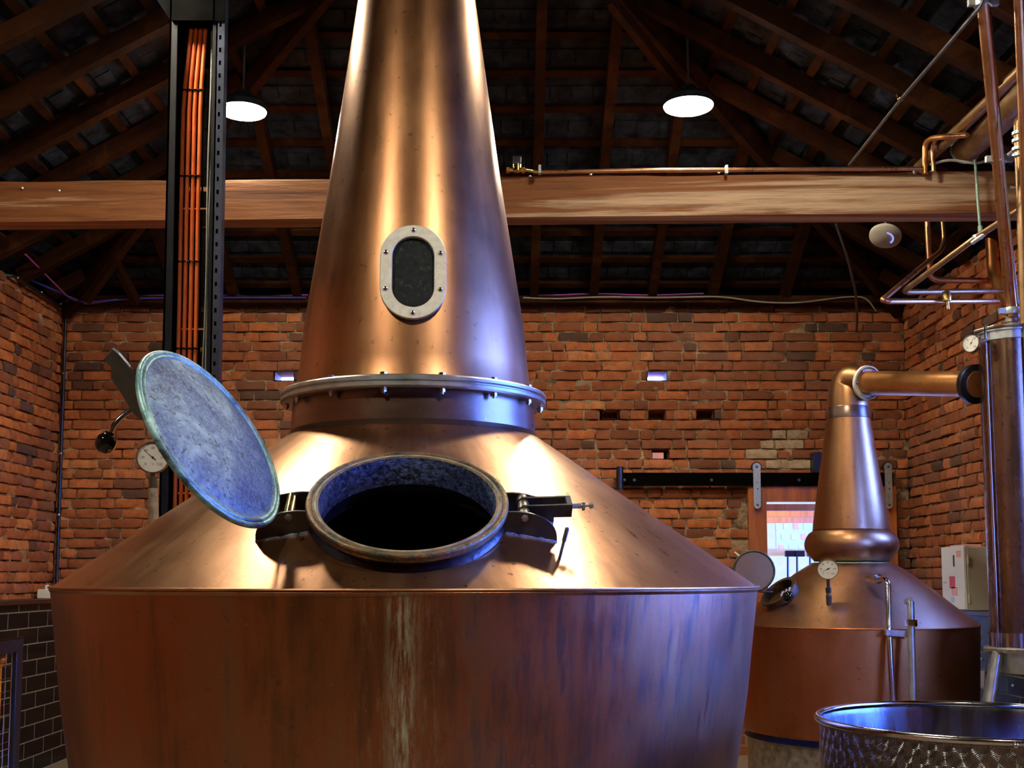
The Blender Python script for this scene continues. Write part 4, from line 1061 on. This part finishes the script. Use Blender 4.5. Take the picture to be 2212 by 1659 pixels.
MB().obox(vc + Z * .052, X, Yv, Z, .026, .026, .026).build('coil', 'steel_dark', rt, bevel=.004)

# ------------------------------------------------------------------ black cable column
PY = 5.4
def cx_(px, py): return at(px, py, PY)
ptop = at(420, -60, PY); pcx = at(413, 800, PY).x
lean = (at(428, 50, PY).x - at(413, 800, PY).x) / (at(428, 50, PY).z - at(413, 800, PY).z)
cl = root('cable_column', (pcx - (at(413, 800, PY).z) * lean, PY, 0), 'tall black steel cable column standing left of the still neck', 'column')
zt = ptop.z + .1
def cpt(u, d, z): return V((pcx + (z - at(413, 800, PY).z) * lean + u, PY + d, z))
def cbox(mb, u0, u1, d0, d1, z0, z1):
    c = [cpt(u0, d0, z0), cpt(u1, d0, z0), cpt(u1, d1, z0), cpt(u0, d1, z0), cpt(u0, d0, z1), cpt(u1, d0, z1), cpt(u1, d1, z1), cpt(u0, d1, z1)]
    return mb.hexa(c)
mb = MB(); cbox(mb, -.138, -.128, 0, .14, 0, zt); cbox(mb, -.138, -.092, .13, .14, 0, zt); cbox(mb, -.138, -.10, 0, .01, 0, zt); mb.build('left_channel', 'black_soft', cl, smooth=0)
mb = MB(); cbox(mb, .088, .096, .0, .12, 0, zt); cbox(mb, .072, .096, .0, .01, 0, zt); mb.build('right_channel', 'black_soft', cl, smooth=0)
# slotted strut at right: bars and bridges leave real slots
mb = MB(); z = 0
cbox(mb, .096, .104, -.002, .004, 0, zt); cbox(mb, .115, .124, -.002, .004, 0, zt); cbox(mb, .124, .130, -.002, .06, 0, zt); cbox(mb, .096, .130, .056, .06, 0, zt)
while z < zt: cbox(mb, .104, .115, -.002, .004, z, min(zt, z + .042)); z += .064
mb.build('slotted_strut', 'black_frame', cl, smooth=0)
# perforated tray at the back
mb = MB(); tz = 0
cbox(mb, -.10, -.085, .115, .119, 0, zt); cbox(mb, .062, .09, .115, .119, 0, zt)
while tz < zt:
    cbox(mb, -.085, .062, .115, .119, tz, tz + .085)          # solid web
    cbox(mb, -.085, .062, .115, .119, tz + .094, tz + .175)
    u = -.085
    while u < .06: cbox(mb, u, u + .010, .115, .119, tz + .175, tz + .199); u += .028
    tz += .199
mb.build('perforated_tray', 'black_soft', cl, smooth=0)
# header bracket at the top
zh0 = at(430, 47, PY).z
mb = MB(); cbox(mb, -.125, .075, -.015, .125, zh0, zt); mb.build('header_box', 'black_matt', cl, smooth=0)
mb = MB(); mb.prism([(-.13, 0), (-.13, .25), (-.28, .25), (-.19, .09)], cpt(0, 0, zh0), X, Z, Yv, .012); mb.prism([(.05, .0), (.13, .0), (.13, .28), (-.02, .28)], cpt(0, -.01, zh0 + .0), X, Z, Yv, .006); mb.build('gusset_plate', 'black_matt', cl, smooth=0)
# orange conduits
zs_ = [0, at(0, 1080, PY).z, at(0, 400, PY).z, at(0, 180, PY).z, at(0, 60, PY).z + .03]
for k in range(4):
    pts = []
    for z in [.02 + (zh0 - .02) * i / 30 for i in range(31)]:
        bend = max(0, (z - at(0, 200, PY).z)) * .065
        pts.append(cpt(-.085 + k * .0275 + bend * (1.4 - .2 * k) + .0015 * noise.noise(V((k, z * 2, 0))), .075, z))
    tag(MB().tube(pts, .0100, n=14).build('orange_conduit', 'orange'), 'orange electrical conduit running up the black column, %s of the four' % ['leftmost', 'second from the left', 'third from the left', 'rightmost'][k], 'conduit', 'orange conduits in the cable column')
for k in range(3):
    pts = []
    for z in [.02 + (zh0 - .0) * i / 40 for i in range(41)]:
        pts.append(cpt(.043 + (k - 1) * .007 + .006 * math.sin(z * 2.1 + k * .4) + .004 * math.sin(z * 5 + k * 2), .088 + .004 * k, z))
    tag(MB().tube(pts, .0042, n=8).build('grey_cable', 'grey_cable'), 'thin grey cable strapped in the black column right of the orange conduits', 'cable', 'grey cables in the column')
for i, py_ in enumerate((182, 370, 557, 747)):
    zc_ = at(400, py_, PY).z; mb = MB()
    bend = max(0, (zc_ - at(0, 200, PY).z)) * .065
    for k in range(4):
        c_ = cpt(-.085 + k * .0275 + bend * (1.4 - .2 * k), .075, zc_); mb.lathe([(.0118, -.004), (.0145, -.004), (.0145, .004), (.0118, .004)], c_, n=14)
        if k < 3: mb.sphere(c_ + X * .0135 + Yv * -.010, .0048, 10)
    tag(mb.build('cable_tie', 'black_plastic'), 'black cable tie round the four orange conduits, ' + ['the topmost', 'just above the beam', 'just below the beam', 'just above the open lid', 'hidden behind the open lid'][i], 'cable tie', 'cable ties on the conduits')

# ------------------------------------------------------------------ wiring round the walls
ys = YB - .05
z0_ = at(118, 650, YB).z
cnd = root('wall_conduit', (XL + .05, ys, 1.31), 'black conduit running down the back left corner with bright clips', 'conduit')
MB().tube([at(-60, 588, 8.5) * 1, V((XL + .05, 8.7, WT - .03)), V((XL + .05, ys, WT - .05)), V((XL + .05, ys, 1.34))], .014, n=12, fillet=.03).build('conduit', 'black_metal', cnd)
for py_ in (806, 980, 1112):
    p = at(113, py_, ys); MB().sphere((XL + .052, ys - .012, p.z), .013, 12).build('clip', 'chrome', cnd)
for y_ in (8.75, 9.2, 9.6): MB().sphere((XL + .062, y_, WT - .03), .012, 12).build('clip', 'chrome', cnd)
def drape(name, mat, label, pts, r=.007): return tag(MB().tube(pts, r, n=8, fillet=.15).build(name, mat), label, 'cable')
zt_ = WT + .09
drape('purple_cable', 'purple_cable', 'purple and blue cable sagging along the top of the back left corner', [V((XL + .18, 8.6, zt_ + .02)), at(150, 645, 9.5), at(185, 658, 9.62), at(290, 640, 9.66), at(420, 636, 9.66), at(560, 641, 9.66), at(665, 637, 9.66)])
drape('blue_cable', 'blue_cable', 'blue cable on the wall top left of the still neck', [at(-5, 574, 8.9), at(150, 641, 9.45), at(182, 654, 9.58), at(285, 645, 9.62), at(420, 643, 9.62), at(660, 643, 9.62)])
drape('purple_cable', 'purple_cable', 'purple cable along the wall top right of the still neck', [at(1130, 640, 9.66), at(1290, 634, 9.66), at(1400, 638, 9.66), at(1520, 634, 9.66)], .006)
drape('grey_cable', 'grey_cable', 'grey cable sagging on the wall top right of the neck', [at(1130, 643, 9.64), at(1200, 646, 9.62), at(1300, 641, 9.6), at(1420, 643, 9.6), at(1560, 640, 9.6), at(1640, 653, 9.6), at(1720, 655, 9.6), at(1830, 641, 9.62), at(1870, 641, 9.62), at(1893, 672, 9.66)], .007)

# junction box on the left ledge
jb = at(97, 1284, 9.35)
bx = root('junction_box', (jb.x, 9.4, DT), 'small white plastic box on the left ledge at the corner', 'box')
MB().box((XL + .06, 9.33, DT), (XL + .17, 9.45, DT + .075)).build('case', 'white_paint', bx, bevel=.005)
MB().cyl((XL + .115, 9.39, DT + .07), (XL + .115, 9.39, DT + .11), .018, n=16).build('gland', 'white_paint', bx)

# white cabinet on the right ledge
x0, x1, y0, y1, zc0 = 3.115, XR - .055, 8.0, 8.42, 1.252
zc1 = at(2085, 1181, 8.0).z
cb_ = root('wall_cabinet', (3.24, 8.2, 1.25), 'white metal cabinet with red label standing on the tiled ledge at right', 'cabinet')
MB().box((x0 + .022, y0, zc0), (x1, y1, zc1)).build('body', 'cream_paint', cb_, bevel=.004)
dr_ = MB().box((x0, y0 + .002, zc0 + .004), (x0 + .020, y1 - .002, zc1 + .006)).build('door', 'white_paint', cb_, bevel=.004)
MB().box((x0 - .003, 8.17, zc1 - .135), (x0 + .001, 8.19, zc1 - .055)).build('slot', 'ink', dr_)
MB().cyl((x0 - .02, 8.33, zc0 + .19), (x0, 8.33, zc0 + .19), .006, n=10).build('key', 'chrome', dr_)
MB().box((x0 - .002, 8.17, zc0 + .15), (x0 + .001, 8.27, zc0 + .235)).build('red_sticker', 'red', dr_, smooth=0)
MB().box((x0 - .002, 8.13, zc0 + .10), (x0 + .001, 8.235, zc0 + .16)).build('pink_sticker', 'pink', dr_, smooth=0)
MB().box((x0 - .002, 8.05, zc1 - .07), (x0 + .001, 8.13, zc1 - .025)).build('small_sticker', 'pink', dr_, smooth=0)
MB().box((x0 - .002, 8.19, zc0 + .05), (x0 + .001, 8.25, zc0 + .09)).build('blue_sticker', 'galv', dr_, smooth=0)
for z in (zc0 + .08, zc1 - .09): MB().cyl((x0 + .03, y0 - .004, z - .03), (x0 + .03, y0 - .004, z + .03), .006, n=10).build('hinge', 'cream_paint', cb_)
tag(MB().box((x0 + .02, 8.06, zc1 + .001), (x0 + .15, 8.3, zc1 + .018)).build('folded_cloth', 'pink', bevel=.006), 'small folded pale cloth on top of the white cabinet', 'cloth')

# sockets on the right tiles
sx = XR - .181
so_ = at(2110, 1470, 8.0)
def onr(px, py): Y = 3.189 * FPX / (px - 1106) * 1.0; p = at(px, py, Y); return V((sx, p.y, p.z))
p = onr(2110, 1468)
tag(MB().box((sx - .012, p.y - .06, p.z - .06), (sx, p.y + .045, p.z + .06)).build('wall_socket', 'cream_paint', bevel=.003), 'cream wall socket on the black tiles behind the smaller still', 'socket')
for (a, b, lab) in ((2110, 1424, 'upper'), (2176, 1481, 'lower')):
    p = onr(a, b); tag(MB().sphere(p + V((-.004, 0, 0)), .010, 12).build('tile_screw', 'white_paint'), '%s bright screw head in the black tiles beside the condenser legs' % lab, 'screw')

# ------------------------------------------------------------------ sliding door on the back wall
YD = YB - .09
def dp(px, py, Y=YD): p = at(px, py, Y); return p.x, p.z
dx0, dzt = dp(1615, 1050); dx1, _ = dp(1934, 1050); gx0, gz = dp(1655, 1084); gx1, _ = dp(1886, 1084)
door = struct(MB().box((dx0, YD - .02, .02), (gx0, YD + .03, dzt)).box((gx1, YD - .02, .02), (dx1, YD + .03, dzt)).box((gx0, YD - .02, gz), (gx1, YD + .03, dzt)).box((gx0, YD - .02, .02), (gx1, YD + .03, .30)).build('door_1', 'door_wood', smooth=0, bevel=.004))
MB().box((gx0, YD, .30), (gx1, YD + .008, gz)).build('door_glass', 'glass', door, smooth=0)
rx0, rz0 = dp(1338, 1053); rx1, rz1 = dp(1925, 1022)
rail = root('door_rail', ((rx0 + rx1) / 2, YD - .04, rz0), 'long flat black rail of the sliding door on the back wall', 'rail')
MB().box((rx0, YD - .045, rz0 + .01), (rx1, YD - .033, rz1)).build('track', 'black_matt', rail, bevel=.002)
MB().cyl((rx0, YD - .05, rz0 - .02), (rx0, YD - .05, rz1 + .05), .03, n=16).build('end_stop', 'black_metal', rail)
for px_ in (1348, 1369, 1535, 1723): a_, b_ = dp(px_, 1038); MB().hexnut((a_, YD - .045, b_), -Yv, .013, .01).cyl((a_, YD - .04, b_), (a_, YB, b_), .008, n=8).build('bolt', 'steel_dark', rail)
for px_, mt, lb in ((1631, 'galv', 'left'), (1913, 'steel', 'right')):
    a_, zt0 = dp(px_, 1010); _, zb0 = dp(px_, 1092)
    hg = root('door_hanger', (a_, YD - .07, zb0), '%s metal strap hanger of the sliding door with round roller' % ('pale bluish' if lb == 'left' else 'grey'), 'hanger')
    P = [(.034 * math.cos(t), .034 * math.sin(t)) for t in [PI * i / 12 for i in range(13)]]; Lh = zt0 - zb0
    MB().prism([(a, b + Lh) for a, b in P] + [(-.030, Lh * .9), (-.030, 0)] + [(-.030 * math.cos(t), -.03 * math.sin(t)) for t in [PI * i / 8 for i in range(1, 8)]] + [(.030, 0), (.030, Lh * .9)], (a_, YD - .07, zb0), X, Z, Yv, .008).build('strap', mt, hg, smooth=20)
    MB().cyl((a_, YD - .062, zt0), (a_, YD - .03, zt0), .044, n=30).build('roller', 'black_metal', hg)
    for z in (zt0, zb0, zb0 + Lh * .42, zb0 + Lh * .58): MB().cyl((a_ + (.008 if z == zb0 + Lh * .42 else 0), YD - .076, z), (a_, YD - .066, z), .010 if z in (zt0, zb0) else .005, n=12).build('bolt', 'steel_dark', hg)
a_, b_ = dp(1755, 1022); c_, d_ = dp(1775, 978)
tag(MB().box((a_, YD - .05, b_), (c_, YB - .02, d_)).build('black_block', 'black_metal', bevel=.003), 'black block above the door rail behind the smaller still neck', 'block')
# edge strip of the opening at right
tag(MB().cyl((dx1 + .02, YB - .03, .1), (dx1 + .02, YB - .03, dzt - .08), .006, n=8).build('edge_wire', 'galv'), 'thin bright wire down the right edge of the sliding door', 'wire')

# room beyond the door
RX0, RX1, RY1 = .4, 5.6, 14.0
struct(MB().box((RX0, YB + .31, -.1), (RX1, RY1, 0)).build('floor', 'floor', smooth=0, world_origin=(0, 0, 0)))
struct(MB().box((RX0, RY1, 0), (RX1, RY1 + .1, 3)).build('wall_far', 'paper', smooth=0, world_origin=(0, 0, 0)))
struct(MB().box((RX0 - .1, YB + .31, 0), (RX0, RY1, 3)).build('wall_far', 'paper', smooth=0, world_origin=(0, 0, 0)))
struct(MB().box((RX1, YB + .31, 0), (RX1 + .1, RY1, 3)).build('wall_far', 'paper', smooth=0, world_origin=(0, 0, 0)))
struct(MB().box((RX0, YB + .31, 2.6), (RX1, RY1, 2.7)).build('ceiling', 'paper', smooth=0, world_origin=(0, 0, 0)))
for (x, y, lb) in ((2.2, 11.0, 'nearer'), (3.2, 12.6, 'farther')):
    tag(MB().box((x - .5, y - .3, 2.56), (x + .5, y + .3, 2.6)).build('panel_lamp', 'lamp2', smooth=0), '%s flat panel lamp in the bright room beyond the sliding door' % lb, 'lamp')
for k in range(3):
    y = 10.6 + k * .6; z = at(1700, 1103 + 13 * k, y).z
    tag(MB().box((1.5, y, z), (3.9 - k * .25, y + .1, z + .06)).build('ceiling_joist', 'door_wood'), 'timber beam at the ceiling of the bright room, %s' % ['nearest the door', 'second from the door', 'third from the door'][k], 'beam', 'beams beyond the door')
sz = at(1700, 1193, 11.6).z
tag(MB().box((1.9, 11.6, sz - .035), (4.2, 11.62, sz + .035)).build('tool_rail', 'wood_pale'), 'pale wooden tool rail seen through the door glass', 'rail')
for px_, zl, lb in ((1702, 1289, 'left'), (1722, 1284, 'middle'), (1750, 1270, 'right')):
    p = at(px_, 1196, 11.5); q = at(px_, zl, 11.5)
    tag(MB().cyl(q, p, .011, n=12).obox(p + V((.02, -.0, 0)), X, Yv, Z, .05, .02, .03).build('hanging_tool', 'black_plastic'), '%s black handled tool hanging on the rail beyond the door' % lb, 'tool', 'tools beyond the door')
# pinned sheets
tag(MB().box((at(1680, 1150, 13.9).x, 13.985, 1.75), (at(1760, 1150, 13.9).x + .75, 14.0, 2.2)).build('wall_chart', 'galv', smooth=0), 'pale chart of rows on the far wall beyond the door', 'chart')
for r_ in range(3):
    for c_ in range(5):
        x = at(1685, 1150, 13.9).x + c_ * .12 + .03 * r_
        tag(MB().box((x, 13.97, 1.8 + r_ * .13), (x + .06, 13.985, 1.87 + r_ * .13)).build('note_card', ['pink', 'galv', 'dial'][(r_ + c_) % 3], smooth=0), 'small coloured card on the pale chart beyond the door', 'card', 'cards on the chart')
bn = at(1665, 1240, 12.6)
tag(MB().box((1.9, 12.4, 0), (4.6, 13.0, .98)).box((1.85, 12.35, .98), (4.65, 13.05, 1.02)).build('counter', 'white_paint', bevel=.004), 'white counter in the bright room beyond the door', 'counter')
for k in range(7):
    x = at(1690 + k * 9, 1260, 12.5).x
    tag(MB().lathe([(.001, 0), (.03, 0), (.03, .13), (.012, .17), (.012, .2), (.001, .2)], (x, 12.55, 1.02), n=16).build('small_bottle', 'galv'), 'tiny pale bottle on the counter beyond the door', 'bottle', 'bottles on the counter')

# ------------------------------------------------------------------ stainless tub
TC = V((1.325, 3.32, 0)); TR = .447; TZ = 1.082
tub = root('stainless_tub', TC, 'round open stainless tub with swirl-polished wall at the bottom right', 'tub')
MB().lathe([(TR, TZ - .012), (TR - .004, TZ - .03), (TR - .004, .35), (TR - .03, .31), (.01, .29)], n=120).build('wall', 'swirl', tub, local=True)
MB().lathe([(TR - .003, TZ - .012), (TR - .009, TZ - .03), (TR - .009, .36), (.01, .34)], n=120).build('inside', 'tub_in', tub, local=True)
MB().lathe([(TR + .001 + .010 * math.cos(a), TZ - .006 + .010 * math.sin(a)) for a in [2 * PI * i / 12 for i in range(12)]], n=120, closed=True).build('rolled_rim', 'chrome', tub, local=True)
a = math.radians(258); MB().sphere((math.cos(a) * (TR + .010), math.sin(a) * (TR + .010), TZ - .012), .008, 12).build('rim_stud', 'chrome', tub, local=True)
for k in range(3):
    a = math.radians(30 + 120 * k); MB().cyl((.35 * math.cos(a), .35 * math.sin(a), 0), (.35 * math.cos(a), .35 * math.sin(a), .33), .025, n=16).build('leg', 'steel', tub, local=True)

# ------------------------------------------------------------------ mesh guard at the left edge
gx, gy0, gy1, gzt = -3.40, 7.0, 8.08, 1.06
gd = root('mesh_guard', (gx, (gy0 + gy1) / 2, 0), 'black framed wire mesh guard cut off at the lower left edge', 'guard')
mb = MB(); mb.box((gx - .02, gy0, gzt - .09), (gx + .02, gy1, gzt)); mb.box((gx - .02, gy1 - .10, 0), (gx + .02, gy1, gzt - .09)); mb.box((gx - .02, gy0, 0), (gx + .02, gy0 + .1, gzt - .09)); mb.box((gx - .02, gy0, 0), (gx + .02, gy1, .08))
mb.build('frame', 'black_frame', gd, bevel=.003)
MB().box((gx - .022, gy0, gzt), (gx + .022, gy1, gzt + .008)).build('capping', 'rafter_wood', gd)
for xo, nm in ((.0, 'front'), (-.10, 'rear')):
    mb = MB()
    z = .12
    while z < gzt - .12: mb.cyl((gx + xo, gy0 + .08, z), (gx + xo, gy1 - .08, z), .003, n=6); z += .085
    y = gy0 + .14
    while y < gy1 - .1: mb.cyl((gx + xo + .004, y, .06), (gx + xo + .004, y, gzt - .09), .003, n=6); y += .10
    mb.build('wire_mesh', 'chrome', gd)
pb = at(2, 1424, 7.9)
tag(MB().sphere((gx + .0 - .055, pb.y, pb.z), .036, 24).cyl((gx - .055, pb.y, 0), (gx - .055, pb.y, pb.z), .01, n=8).build('ball_float', 'orange_ball'), 'small orange ball behind the wire mesh at the left edge', 'ball')

# ------------------------------------------------------------------ world, daylight
w = bpy.data.worlds.new('world'); SC.world = w; w.use_nodes = True
bg = w.node_tree.nodes['Background']; bg.inputs[1].default_value = 190.0
_k = NT(w.node_tree); _tc = _k.n('ShaderNodeTexCoord'); _sp = _k.n('ShaderNodeSeparateXYZ'); _k.l(_tc.outputs['Generated'], _sp.inputs[0])
_k.l(_k.ramp(_k.math('ADD', _k.math('MULTIPLY', _sp.outputs[2], .5), .5), [(.47, (.008, .012, .022)), (.51, (.08, .19, .95))]), bg.inputs[0])
for a_, b_ in ADDED_WINS:
    ar = bpy.data.lights.new('window_daylight', 'AREA'); ar.shape = 'RECTANGLE'; ar.size = WZ1 - WZ0; ar.size_y = b_ - a_
    ao = bpy.data.objects.new('window_daylight', ar); COL.objects.link(ao); ao.location = (XR + .2, (a_ + b_) / 2, (WZ0 + WZ1) / 2); ao.rotation_euler = (0, PI / 2, 0)
    ar.cycles.is_portal = True
SC.view_settings.view_transform = 'Standard'; SC.view_settings.look = 'None'; SC.view_settings.gamma = 1; SC.view_settings.use_curve_mapping = False
SC.view_settings.exposure = 0.0
SC.cycles.max_bounces = 8; SC.cycles.sample_clamp_indirect = 6; SC.cycles.caustics_reflective = False; SC.cycles.caustics_refractive = False
for o in bpy.data.objects:
    if o.name.startswith('wall_') and not o.get('category'): o['kind'] = 'structure'
